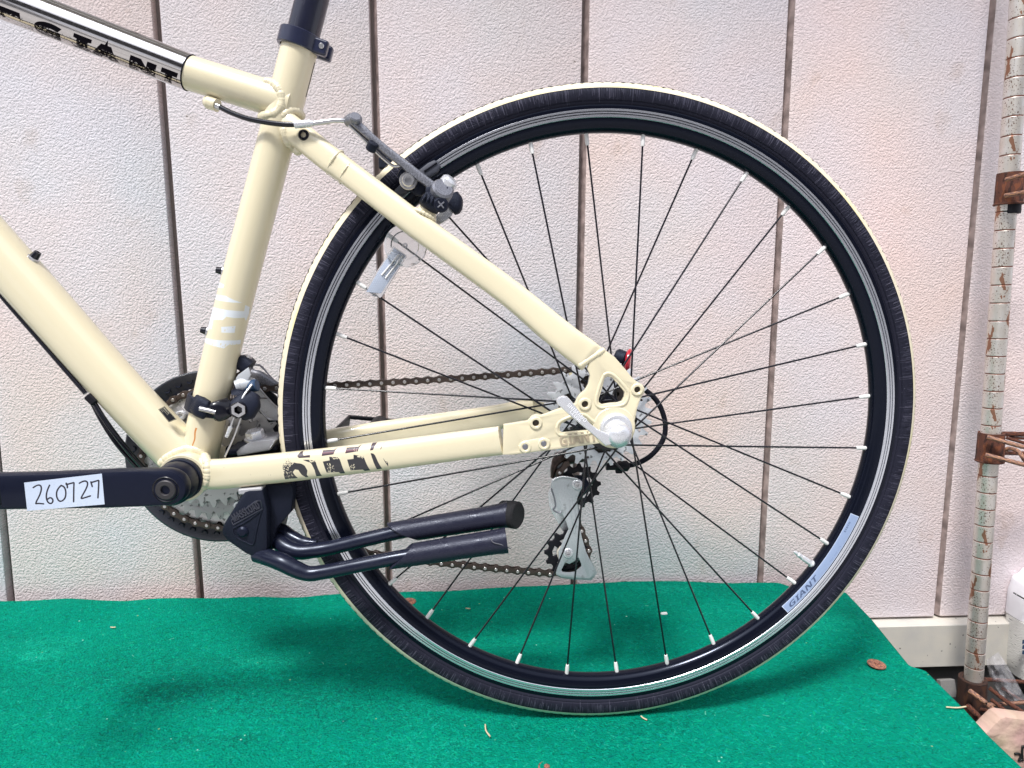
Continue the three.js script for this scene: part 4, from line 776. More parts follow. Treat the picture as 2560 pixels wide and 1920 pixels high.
// ---- crank set
const RC_ = V(-431, -47, -45);
{
  const cr = group('crankset', bike);
  const c = z => V(BB.x, BB.y, z);
  // chain guard disc, outermost, with its stepped and notched edge
  mesh('chain_guard', lathe([[66, 0], [84, 0.4], [90, 2.6], [97, 3.2], [98.6, 2.4], [98.8, 0.8], [97, 0.2], [90, -1.4], [84, -2.6], [66, -3]].reverse(), c(-53), V(0, 0, 1), 90), phy([0.014, 0.017, 0.028], 0.35, 0, { clearcoat: 0.5, clearcoatRoughness: 0.25 }), cr);
  for (let k = 0; k < 42; k++) { const t = k / 42 * 6.28319 + .03, s = new THREE.TorusGeometry(2.9, 0.7, 6, 10, Math.PI); s.rotateZ(t - Math.PI / 2 + Math.PI); s.translate(BB.x + 89.5 * Math.cos(t), BB.y + 89.5 * Math.sin(t), -50.2); mesh('guard_scallop', s, MAT.castBlack, cr); }
  const ring = (n, z, ri, mat, rot, holes = 0) => {
    const pr = 12.7 / (2 * Math.sin(Math.PI / n)), hl = [circ(c(0), ri, 60)];
    for (let k = 0; k < holes; k++) { const t = k * 6.28319 / holes + 0.5; hl.push(circ(V(BB.x + (pr - 11) * Math.cos(t), BB.y + (pr - 11) * Math.sin(t), 0), 2.3, 12)); }
    const g = plate(gearPts(c(0), n, pr, { ro: 3.4, rot, tip: 0.1 }), z, 2, 0.25, hl);
    const p = g.attributes.position, u = g.attributes.uv; for (let i = 0; i < p.count; i++) u.setXY(i, p.getX(i) / 90, p.getY(i) / 90);
    mesh('chainring', g, mat, cr);
  };
  ring(38, -46.5, 54, std([0.76, 0.79, 0.82], 0.45, 0.3, { map: MAT.ringSilver.map }), 0.02); ring(32, -38.5, 40, std([0.40, 0.415, 0.44], 0.45, 0.5, { map: MAT.ringSilver.map }), 0.1, 8); ring(24, -32, 26, std([0.55, 0.57, 0.6], 0.45, 0.5, { map: MAT.ringSilver.map }), 0.05);
  for (let k = 0; k < 4; k++) {
    const t = k * Math.PI / 2 + 0.5, e = V(BB.x + 58 * Math.cos(t), BB.y + 58 * Math.sin(t), -44), s = V(BB.x + 12 * Math.cos(t), BB.y + 12 * Math.sin(t), -46);
    mesh('spider_arm', tube([{ p: s, a: 12, b: 4 }, { p: s.clone().lerp(e, 0.6), a: 8, b: 4 }, { p: e, a: 7.5, b: 3.4 }], { seg: 20, smooth: 4, n: 2.8 }), MAT.aluMatte, cr);
    mesh('ring_bolt', socketBolt(e.clone().setZ(-35.5), 5.4, 5), MAT.alu, cr);
  }
  mesh('spider_disc', cyl(c(-43), 24, 8, V(0, 0, 1), 1, 40), MAT.aluMatte, cr);
  mesh('axle', cyl(c(0), 8, 124, V(0, 0, 1), 0.5, 24), MAT.castBlack, cr);
  // near crank arm: boss, bevelled arm, bolt
  const zf = 76;
  mesh('crank_boss', lathe([[0, 62], [18.6, 62], [19.6, 60], [20.2, 46], [19.4, 41], [0, 41]].reverse(), BB, V(0, 0, 1), 48), MAT.black, cr);
  const arm0 = [[-600, 300], [0, 303], [450, 292], [900, 272], [1200, 262]], arm1 = [[1200, 586], [900, 598], [400, 606], [0, 612], [-600, 620]];
  const ec = K(1432, 420, zf), ac = [...arm0.map(q => K(q[0], q[1], zf)), ...Array.from({ length: 19 }, (_, i) => { const t = 1.5 - 3.0 * i / 18; return V(ec.x + 18.6 * Math.cos(t), ec.y + 17.6 * Math.sin(t), zf); }), ...arm1.map(q => K(q[0], q[1], zf))];
  const g = plate(ac, zf, 15, 4.2); mesh('crank_arm', g, MAT.black, cr);
  mesh('bolt_seat', lathe([[9.6, -1.5], [11.2, 0.2], [12, 0.5], [12.5, 0]].reverse(), K(1430, 430, zf + 0.2), V(0, 0, 1), 40), MAT.blackGloss, cr);
  mesh('crank_bolt', lathe([[0, -5], [4.1, -5], [4.3, 1.2], [5, 1.6], [8.6, 1.4], [9.4, 0.6], [9.5, -4]].reverse(), K(1432, 432, zf + 0.8), V(0, 0, 1), 36), std([0.05, 0.048, 0.052], 0.5, 0.5), cr);
  // price tape with a handwritten number
  const tp = [[208, 368], [880, 290], [904, 556], [235, 612]];
  const tape = canvasTex(640, 260, (x, w, h) => {
    x.fillStyle = '#c6d2e6'; x.fillRect(0, 0, w, h);
    for (let i = 0; i < 900; i++) { x.fillStyle = `rgba(${rnd() < .5 ? '255,255,255' : '120,140,175'},0.10)`; x.fillRect(rnd() * w, rnd() * h, rr(2, 22), rr(1, 4)); }
    x.strokeStyle = '#262430'; x.lineWidth = 13; x.lineCap = 'round'; x.lineJoin = 'round';
    const S = (p, k = 1) => { x.beginPath(); p.forEach((q, i) => { if (!i) x.moveTo(q[0], q[1]); else if (i < p.length - 1 && k) { const n = p[i + 1]; x.quadraticCurveTo(q[0], q[1], (q[0] + n[0]) / 2, (q[1] + n[1]) / 2); } else x.lineTo(q[0], q[1]); }); x.stroke(); };
    S([[70, 55], [110, 30], [140, 50], [128, 110], [70, 205], [90, 200], [140, 210]]);
    S([[205, 50], [170, 110], [168, 190], [200, 220], [225, 190], [205, 155], [172, 175]]);
    S([[300, 62], [262, 90], [250, 160], [275, 210], [325, 180], [335, 110], [318, 70], [296, 64]]);
    S([[342, 48], [350, 70], [348, 88]]); S([[342, 60], [402, 50], [406, 54], [400, 100], [388, 215]], 0);
    S([[450, 60], [490, 40], [522, 60], [505, 110], [445, 195], [470, 192], [530, 178]]);
    S([[545, 60], [552, 100]]); S([[545, 66], [606, 54], [610, 58], [604, 110], [590, 200]], 0);
  });
  const pos = [], uv = [], idx = [], nx = 14, ny = 3;
  for (let j = 0; j <= ny; j++) for (let i = 0; i <= nx; i++) { const u = i / nx, v = j / ny, l = (a, b, t) => [a[0] + (b[0] - a[0]) * t, a[1] + (b[1] - a[1]) * t]; const q = l(l(tp[0], tp[1], u), l(tp[3], tp[2], u), v); const p = K(q[0], q[1], zf + 0.35 + 0.25 * Math.sin(u * 9 + v) * Math.sin(u * 3.1)); pos.push(p.x, p.y, p.z); uv.push(u, 1 - v); }
  for (let j = 0; j < ny; j++) for (let i = 0; i < nx; i++) { const a = j * (nx + 1) + i, b = a + 1, e = a + nx + 1, f = e + 1; idx.push(a, e, b, b, e, f); }
  const tg = new THREE.BufferGeometry(); tg.setAttribute('position', new THREE.Float32BufferAttribute(pos, 3)); tg.setAttribute('uv', new THREE.Float32BufferAttribute(uv, 2)); tg.setIndex(idx); tg.computeVertexNormals();
  mesh('tape_label', tg, std([1, 1, 1], 0.55, 0, { map: tape, side: THREE.DoubleSide }), cr, 'pale masking tape with a handwritten number');
  // far crank arm and its cage pedal
  mesh('crank_arm', tube([{ p: c(-58), a: 16, b: 7 }, { p: c(-64).add(V(60, 6, 0)), a: 12, b: 6 }, { p: c(-70).add(V(172, 14, 0)), a: 12, b: 6.5 }], { seg: 20, smooth: 4, n: 3 }), MAT.black, cr);
  const pc = V(BB.x + 166, BB.y + 7, -126);
  const pd = group('pedal', bike);
  for (const [y, zz] of [[0, 0]]) {
    mesh('pedal_cage', box(pc.clone().add(V(40, 5, 0)), 4, 18, 80, 1.4, [0, 0, 0.15]), MAT.plasticBlack, pd); mesh('pedal_cage', box(pc.clone().add(V(-40, 9, 0)), 4, 18, 80, 1.4, [0, 0, -0.15]), MAT.plasticBlack, pd);
    mesh('pedal_cage', box(pc.clone().add(V(0, 12, 40)), 82, 5, 6, 1.4, [0, 0, -0.1]), MAT.plasticBlack, pd); mesh('pedal_cage', box(pc.clone().add(V(0, 12, -40)), 82, 5, 6, 1.4, [0, 0, -0.1]), MAT.plasticBlack, pd);
    mesh('pedal_body', cyl(pc.clone().add(V(0, 6, 0)), 11, 84, V(0, 0, 1), 1), MAT.plasticBlack, pd);
    void y; void zz;
  }
}
// ---- saddle above and pedal in front of the picture
{
  const s0 = edgePair(A(1737, 262, 0), A(1948, 318, 0)).p, ax = s0.clone().sub(edgePair(C(735, 0, 0), C(1062, 60, 0)).p).normalize(), t = s0.clone().addScaledVector(ax, 236);
  mesh('saddle', tube([{ p: t.clone().add(V(120, 8, 0)), a: 12, b: 55 }, { p: t.clone().add(V(95, 8, 0)), a: 26, b: 76 }, { p: t.clone().add(V(30, 4, 0)), a: 24, b: 62 }, { p: t.clone().add(V(-60, 2, 0)), a: 18, b: 26 }, { p: t.clone().add(V(-140, 0, 0)), a: 14, b: 20 }, { p: t.clone().add(V(-160, -4, 0)), a: 6, b: 10 }], { seg: 24, smooth: 6 }), MAT.rubber, bike);
  const pc = V(BB.x - 178, BB.y + 2, 134), pd = group('pedal', bike);
  for (const x of [-42, 42]) mesh('pedal_cage', box(pc.clone().add(V(x, 2, 0)), 4, 22, 86, 1.4), MAT.plasticBlack, pd);
  for (const z of [-42, 42]) mesh('pedal_cage', box(pc.clone().add(V(0, 4, z)), 84, 5, 6, 1.4), MAT.plasticBlack, pd);
  mesh('pedal_body', cyl(pc, 12, 110, V(0, 0, 1), 1), MAT.plasticBlack, pd);
}
// ---- chain, link by link
{
  const ch = group('chain', bike);
  const up0 = H(690, 533, -42), up1 = H(20, 603, -43);
  // cog that carries the chain: distance of the straight upper run from the axle
  const ud = up0.clone().sub(up1).normalize();
  const pathPts = [];
  const push = (x, y, z) => pathPts.push(V(x, y, z));
  const Rr = 76.9, cx = BB.x, cy = BB.y;
  // upper run from the cassette forward to the ring
  const rise = Math.atan2(ud.y, ud.x);
  const topRing = V(cx - Rr * Math.sin(rise), cy + Rr * Math.cos(rise), -45);
  const cogStart = up0.clone().addScaledVector(ud, 12.7 * 4);
  const nUp = 40; for (let i = 0; i <= nUp; i++) { const t = i / nUp; const q = cogStart.clone().lerp(topRing, t); push(q.x, q.y - 3 * Math.sin(t * Math.PI), q.z); }
  // round the ring, counter-clockwise to the bottom
  const lowEnd = G(860, 1440, -46), lowA = -Math.PI / 2 + 0.0;
  const ld = lowEnd.clone().sub(V(cx, cy - Rr, -45)), la = Math.atan2(ld.y, ld.x);
  const a0 = Math.PI / 2 + rise, a1 = 3 * Math.PI / 2 + la; void lowA;
  for (let i = 1; i <= 60; i++) { const t = a0 + (a1 - a0) * i / 60; push(cx + Rr * Math.cos(t), cy + Rr * Math.sin(t), -45.4); }
  // lower run with a little sag, back to the lower pulley
  const lr = pathPts[pathPts.length - 1].clone();
  for (let i = 1; i <= 40; i++) { const t = i / 40, q = lr.clone().lerp(lowEnd, t); push(q.x, q.y - 7 * Math.sin(t * Math.PI), q.z); }
  // round the lower pulley, up its far side to the upper pulley, forward and up to the cassette
  const J2 = G(1030, 1190, -47), J1 = G(1170, 395, -47), r2 = J2.distanceTo(G(1280, 1110, -47)) * 0.98;
  const aS = Math.atan2(lowEnd.y - J2.y, lowEnd.x - J2.x);
  for (let i = 1; i <= 20; i++) { const t = aS + (0.25 - aS) * i / 20; push(J2.x + r2 * Math.cos(t), J2.y + r2 * Math.sin(t), -47); }
  for (const q of [[1225, 990], [1180, 870], [1110, 720], [1020, 560], [955, 450], [930, 350], [930, 270], [955, 205], [1010, 150], [1070, 125], [1140, 135]]) pathPts.push(G(q[0], q[1], -48));
  // resample at the pitch
  const segs = []; let tot = 0; for (let i = 1; i < pathPts.length; i++) { const l = pathPts[i].distanceTo(pathPts[i - 1]); segs.push([tot, l, pathPts[i - 1], pathPts[i]]); tot += l; }
  const pt = s => { for (const [t, l, a, b] of segs) if (s <= t + l) return a.clone().lerp(b, (s - t) / l); return pathPts[pathPts.length - 1].clone(); };
  const link = (outer) => {
    const w = 6.35, hr = outer ? 4.3 : 4.2, neck = 2.7, pts = [];
    for (let i = 0; i <= 8; i++) { const t = -2.2 + 4.4 * i / 8; pts.push(V(w + hr * Math.cos(t), hr * Math.sin(t), 0)); }
    pts.push(V(0, neck, 0)); for (let i = 0; i <= 8; i++) { const t = Math.PI - 2.2 + 4.4 * i / 8; pts.push(V(-w + hr * Math.cos(t), hr * Math.sin(t), 0)); } pts.push(V(0, -neck, 0));
    const z = outer ? 3.3 : 2.1, a = plate(pts, z, 1, 0.15), b = plate(pts, -z + 1, 1, 0.15);
    const gs = [a, b];
    if (!outer) for (const s of [-1, 1]) gs.push(cyl(V(s * w, 0, 0), 3.8, 2.4, V(0, 0, 1), 0.2, 12));
    return join(gs);
  };
  const gO = link(true), gI = link(false); gO.applyMatrix4(new THREE.Matrix4().makeScale(.001, .001, .001)); gI.applyMatrix4(new THREE.Matrix4().makeScale(.001, .001, .001));
  const pinG = cyl(V(0, 0, 0), 1.9, 8, V(0, 0, 1), 0.3, 12); pinG.scale(.001, .001, .001);
  for (let i = 0; i * 12.7 < tot - 12.7; i++) {
    const p = pt(i * 12.7), q = pt((i + 1) * 12.7), m = p.clone().add(q).multiplyScalar(0.5), a = Math.atan2(q.y - p.y, q.x - p.x);
    const k = new THREE.Mesh(i % 2 ? gO : gI, MAT.chain); k.name = 'chain_link'; k.position.set(m.x / 1000, (m.y + H0) / 1000, m.z / 1000); k.rotation.z = a; k.castShadow = k.receiveShadow = true; ch.add(k);
    const n = new THREE.Mesh(pinG, MAT.pin); n.name = 'chain_pin'; n.position.set(p.x / 1000, (p.y + H0) / 1000, p.z / 1000); n.castShadow = n.receiveShadow = true; ch.add(n);
  }
}
// ---- rear derailleur
{
  const rd = group('rear_derailleur', bike);
  const jw = (c, n, pr, rot) => { const hl = []; for (let k = 0; k < 5; k++) { const t = k * 1.2566 + rot + 0.3, p = []; for (const [r, f] of [[9.5, -0.25], [pr - 7.6, -0.4], [pr - 7, 0], [pr - 7.6, 0.4], [9.5, 0.25]]) p.push(V(c.x + r * Math.cos(t + f), c.y + r * Math.sin(t + f), 0)); hl.push(p); } return plate(gearPts(c, n, pr, { ro: 2.2, ri: 1.8, rot, tip: 0.14 }), c.z + 2.2, 4.4, 0.7, hl); };
  const J1 = G(1165, 400, -47), J2 = G(1035, 1190, -47);
  mesh('jockey_wheel', jw(J1, 13, 24, 0.1), MAT.plasticBlack, rd);
  mesh('jockey_wheel', jw(J2, 13, 25, 0.2), MAT.plasticBlack, rd);
  const zc = -37;
  const cage = [[850, 345], [885, 305], [960, 292], [1060, 300], [1160, 320], [1210, 360], [1215, 420], [1180, 480], [1150, 560], [1165, 700], [1175, 850], [1205, 1000], [1260, 1190], [1370, 1415], [1300, 1505], [1100, 1495], [960, 1480], [905, 1460], [900, 1440], [935, 1300], [930, 1180], [960, 1120], [1010, 1000], [1050, 920], [1020, 830], [985, 760], [960, 710], [930, 722], [862, 680], [890, 640], [880, 560], [840, 430]];
  const h1 = [[1000, 1330], [1010, 1310], [1060, 1330], [1130, 1290], [1165, 1250], [1200, 1330], [1200, 1360], [1130, 1420], [1060, 1430], [980, 1425], [965, 1400]];
  const cg = plate(cage.map(q => G(q[0], q[1], zc)), zc, 2.2, 0.7, [h1.map(q => G(q[0], q[1], zc))]);
  { const p = cg.attributes.position, u = cg.attributes.uv; for (let i = 0; i < p.count; i++) u.setXY(i, p.getX(i) / 90, p.getY(i) / 90); }
  mesh('cage_plate', cg, MAT.aluMatte, rd);
  const back = [[840, 420], [810, 480], [815, 620], [860, 730], [930, 850], [985, 945], [1050, 935], [1100, 700], [1100, 450]];
  mesh('cage_plate', plate(back.map(q => G(q[0], q[1], -52)), -52, 2, 0.6), MAT.alu, rd);
  mesh('cage_plate', plate(cage.map(q => G(q[0], q[1], -56).add(V(2, -2, 0))), -56, 2, 0.5), MAT.aluMatte, rd);
  mesh('cage_rib', tube([{ p: G(1080, 560, zc), a: 1.2, b: 0.9 }, { p: G(1110, 760, zc), a: 3, b: 1.2 }, { p: G(1120, 960, zc), a: 1.5, b: 0.8 }], { seg: 10, smooth: 5 }), MAT.aluMatte, rd);
  mesh('cage_rib', rod([G(845, 430, zc), G(885, 560, zc), G(893, 640, zc), G(865, 682, zc), G(930, 720, zc), G(965, 712, zc)], 0.9, { smooth: 4, seg: 6 }), MAT.worn, rd);
  mesh('cage_lip', rod([G(860, 335, zc), G(960, 294, zc), G(1060, 302, zc), G(1160, 322, zc)], 1.1, { smooth: 4, seg: 6 }), MAT.alu, rd);
  mesh('pulley_bearing', lathe([[6, 3.4], [11, 3.4], [12.4, 2.2], [12.4, -3], [6, -3]].reverse(), J1, V(0, 0, 1), 30), MAT.castBlack, rd);
  mesh('pulley_bearing', lathe([[6, 3.4], [11, 3.4], [12.4, 2.2], [12.4, -3], [6, -3]].reverse(), J2, V(0, 0, 1), 30), std([0.62, 0.58, 0.5], 0.6), rd);
  for (const [x, y, r] of [[1152, 388, 6.4], [1045, 1200, 6.2]]) { mesh('pulley_washer', lathe([[0, 0.8], [r - 1, 0.8], [r, 0], [r, -0.5]].reverse(), G(x, y, zc), V(0, 0, 1), 30), MAT.alu, rd); mesh('pulley_bolt', socketBolt(G(x, y, zc + 1.4), 3.4, 3), MAT.steel, rd); }
  // body, knuckle and hanger link up to the axle
  const bd = [[845, 210], [860, 110], [900, 50], [960, 25], [1020, 40], [1040, 85], [1000, 130], [950, 160], [900, 250], [860, 320]];
    mesh('body', tube([{ p: G(900, 90, -66), a: 8, b: 8 }, { p: E(1000, 965, -66), a: 9, b: 8 }, { p: E(1130, 935, -64), a: 8, b: 8 }], { seg: 20, smooth: 5, n: 2.6 }), std([0.12, 0.10, 0.095], 0.55, 0.5), rd);
  const kb = std([0.085, 0.06, 0.055], 0.5, 0.5, { map: MAT.chain.map });
  mesh('knuckle', tube([{ p: G(1030, 75, -52), a: 3, b: 4 }, { p: G(970, 62, -52), a: 6, b: 6 }, { p: G(910, 100, -52), a: 5.4, b: 6 }, { p: G(876, 170, -52), a: 3.6, b: 6 }, { p: G(858, 300, -52), a: 2.4, b: 5 }], { seg: 20, smooth: 6 }), kb, rd);
  mesh('knuckle', tube([{ p: G(985, 125, -57), a: 4, b: 4 }, { p: G(925, 190, -57), a: 5.5, b: 4 }, { p: G(890, 290, -57), a: 6, b: 4 }], { seg: 18, smooth: 5 }), MAT.aluMatte, rd);
  // cable loop of the gear cable behind the wheel, with its barrel end
  mesh('cable_loop', rod([D(1330, 812, -72), D(1382, 835, -74), D(1420, 868, -74), D(1437, 915, -74), D(1432, 950, -74), D(1405, 985, -74), D(1370, 1003, -73), D(1335, 1008, -72)], 3.1, { smooth: 8, seg: 12 }), MAT.rubber, rd);
  mesh('barrel', tube([{ p: E(1290, 1085, -72), a: 3.5 }, { p: E(1270, 1088, -72), a: 6.5 }, { p: E(1200, 1090, -72), a: 6.5 }, { p: E(1180, 1092, -72), a: 4.4 }, { p: E(1090, 1094, -72), a: 4.4 }], { seg: 16 }), MAT.plasticBlack, rd);
  mesh('barrel_lug', box(E(1200, 1118, -72), 8, 9, 6, 1), MAT.plasticBlack, rd);
  // indicator knob with a red ring behind the top of the sprocket
  const k0 = H(1450, 345, -78), k1 = H(1650, 420, -78), ax = k1.clone().sub(k0).normalize();
  mesh('adjuster', cyl(H(1495, 362, -78), 10, 14, V(ax.x, ax.y, 0.4), 2.5), MAT.castBlack, rd);
  mesh('adjuster', cyl(H(1548, 385, -78), 9, 8, V(ax.x, ax.y, 0.4), 1.5), MAT.plasticBlack, rd);
  mesh('red_ring', cyl(H(1595, 400, -78), 15, 6, V(1, -0.1, 0.35), 2.2), MAT.red, rd, 'red ring');
}
// ---- V-brake, near arm
{
  const br = group('rear_brake', bike), z = 40;
  const arm = [[270, 345], [330, 340], [395, 395], [470, 470], [600, 580], [760, 700], [900, 810], [1000, 885], [1060, 900], [1060, 980], [960, 975], [925, 935], [900, 905], [820, 850], [700, 750], [560, 640], [450, 540], [380, 480], [290, 405], [260, 375]];
  const g = plate(arm.map(q => B(q[0], q[1], z)), z, 11, 2.6); { const p = g.attributes.position, u = g.attributes.uv; for (let i = 0; i < p.count; i++) u.setXY(i, p.getX(i) / 60, p.getY(i) / 60); }
  mesh('brake_arm', g, MAT.worn, br);
  // slotted pad bracket behind the arm
  const br2 = [[690, 770], [740, 755], [830, 800], [900, 890], [920, 960], [880, 1000], [830, 995], [740, 940], [680, 880], [665, 820]];
  mesh('pad_bracket', plate(br2.map(q => B(q[0], q[1], 30)), 31, 8, 2, [[[800, 870], [850, 870], [885, 930], [870, 960], [830, 950]].map(q => B(q[0], q[1], 31))]), MAT.castBlack, br);
  mesh('pad_washer', cyl(B(765, 872, 31), 8.6, 4), MAT.steel, br);
  mesh('pad_bolt', socketBolt(B(765, 868, 36), 6.2, 7, V(0, 0, 1), 3.1), MAT.steel, br);
  const pad = [[985, 688], [1025, 705], [1042, 745], [1020, 790], [960, 830], [880, 880], [760, 960], [700, 1000], [650, 990], [640, 950], [700, 890], [860, 770], [930, 715]];
  mesh('brake_pad', plate(pad.map(q => B(q[0], q[1], 20)), 20, 8.5, 2), std([0.05, 0.055, 0.075], 0.6), br);
  mesh('pad_rib', rod([B(900, 790, 20.4), B(1010, 715, 20.4)], 0.8), MAT.rubber, br);  // thin dark rubber rib along the brake pad
  // pivot boss with cap screw
  mesh('pivot', tube([{ p: B(930, 975, 33), a: 8, b: 7 }, { p: B(1010, 985, 35), a: 10.5, b: 8 }, { p: B(1080, 990, 36), a: 9, b: 8 }, { p: B(1120, 1010, 36), a: 5, b: 5 }], { seg: 24, smooth: 5, n: 2.6 }), MAT.castBlack, br);
  mesh('pivot', lathe([[0, 7], [8.6, 7], [10.6, 5], [11, 0], [10.6, -8], [0, -8]].reverse(), B(1050, 965, 38), V(0.35, 0.45, 0.8), 36), MAT.worn, br);
  mesh('pivot_bolt', lathe([[0, 6], [5, 5.4], [8, 3], [8.6, -3], [0, -3]].reverse(), B(1110, 888, 34), V(0.62, 0.72, 0.3), 28), MAT.alu, br);
  mesh('pivot_spring', tube([B(905, 1015, 38), B(940, 1045, 39), B(985, 1075, 39), B(1030, 1090, 38)].map(p => ({ p, a: 8, b: 7 })), { seg: 16, smooth: 4 }), MAT.castBlack, br);
  for (let k = 0; k < 3; k++) mesh('spring_coil', rod([B(915 + k * 32, 985 + k * 14, 44), B(900 + k * 32, 1020 + k * 16, 47), B(885 + k * 36, 1055 + k * 14, 44)], 1.3, { smooth: 4, seg: 8 }), MAT.castBlack, br);
  mesh('tension_screw', cyl(B(1045, 1078, 44), 7.2, 5, V(0.15, -0.2, 1), 1.2), MAT.castBlack, br);
  mesh('tension_screw', box(B(1045, 1078, 46.9), 8, 1.3, 1, 0.3, [0, 0, 0.7]), MAT.worn, br); mesh('tension_screw', box(B(1045, 1078, 47.1), 1.3, 8, 1, 0.3, [0, 0, 0.7]), MAT.worn, br);
  // noodle carrier, spring wire, stop
  mesh('noodle_holder', tube([{ p: B(232, 358, 26), a: 5, b: 4 }, { p: B(270, 345, 30), a: 5.6, b: 6 }, { p: B(320, 350, 36), a: 6.4, b: 6 }], { seg: 16, smooth: 4 }), MAT.worn, br);
  mesh('holder_pin', cyl(B(305, 330, 40), 5.5, 6, V(0.3, 0.5, 0.8), 1.2), MAT.worn, br);
  mesh('spring_wire', rod([B(250, 392, 33), B(330, 465, 32), B(440, 575, 31), B(560, 690, 30), B(640, 745, 30), B(700, 740, 32)], 1.4, { smooth: 6, seg: 8 }), MAT.steel, br);
  mesh('spring_stop', cyl(B(450, 575, 40), 5, 9, V(0.5, 0.75, 0.4), 1), MAT.castBlack, br);
  mesh('spring_wire', rod([B(300, 430, 30), B(380, 500, 29), B(520, 640, 28), B(600, 715, 28)], 1.2, { smooth: 5, seg: 8 }), MAT.castBlack, br);
  mesh('link_plate', plate([[235, 380], [290, 400], [400, 510], [345, 470], [270, 420]].map(q => B(q[0], q[1], 30)), 30, 3, 0.6), MAT.castBlack, br);
  // far arm, mirrored
  const g2 = plate(arm.map(q => B(q[0], q[1], z)), -z + 11, 11, 2.6); mesh('brake_arm', g2, MAT.castBlack, br);
  mesh('cable_clamp', box(B(580, 725, -10), 16, 12, 12, 2), MAT.castBlack, br);
  // rear reflector behind the pivot
  const rf = group('rear_reflector', bike);
  const hex = canvasTex(256, 256, (c, w, h) => { c.fillStyle = '#c9ccd0'; c.fillRect(0, 0, w, h); for (let j = 0; j < 20; j++) for (let i = 0; i < 17; i++) { c.strokeStyle = '#4a4d58'; c.lineWidth = 3; c.beginPath(); for (let k = 0; k < 7; k++) c.lineTo((i + (j % 2) * .5) * 16 + 6.5 * Math.cos(k * 1.0472 + .52), j * 13.6 + 6.5 * Math.sin(k * 1.0472 + .52)); c.stroke(); } });
  const q = plate([[985, 1190], [1075, 1100], [1130, 1085], [1148, 1130], [1140, 1165], [1090, 1210], [1030, 1245], [1005, 1235]].map(v => B(v[0], v[1], 10)), 10, 10, 1.2);
  { const p = q.attributes.position, u = q.attributes.uv; for (let i = 0; i < p.count; i++) u.setXY(i, p.getX(i) / 26, p.getY(i) / 26); }
  mesh('reflector_lens', q, phy([0.9, 0.9, 0.92], 0.15, 0.3, { map: hex, clearcoat: 0.8 }), rf);
  mesh('reflector_back', tube([{ p: B(1130, 990, 4), a: 8, b: 8 }, { p: B(1150, 1050, 4), a: 10, b: 9 }, { p: B(1155, 1095, 4), a: 9, b: 9 }, { p: B(1130, 1120, 4), a: 7, b: 8 }], { seg: 18, smooth: 4, n: 2.6 }), MAT.castBlack, rf);
}
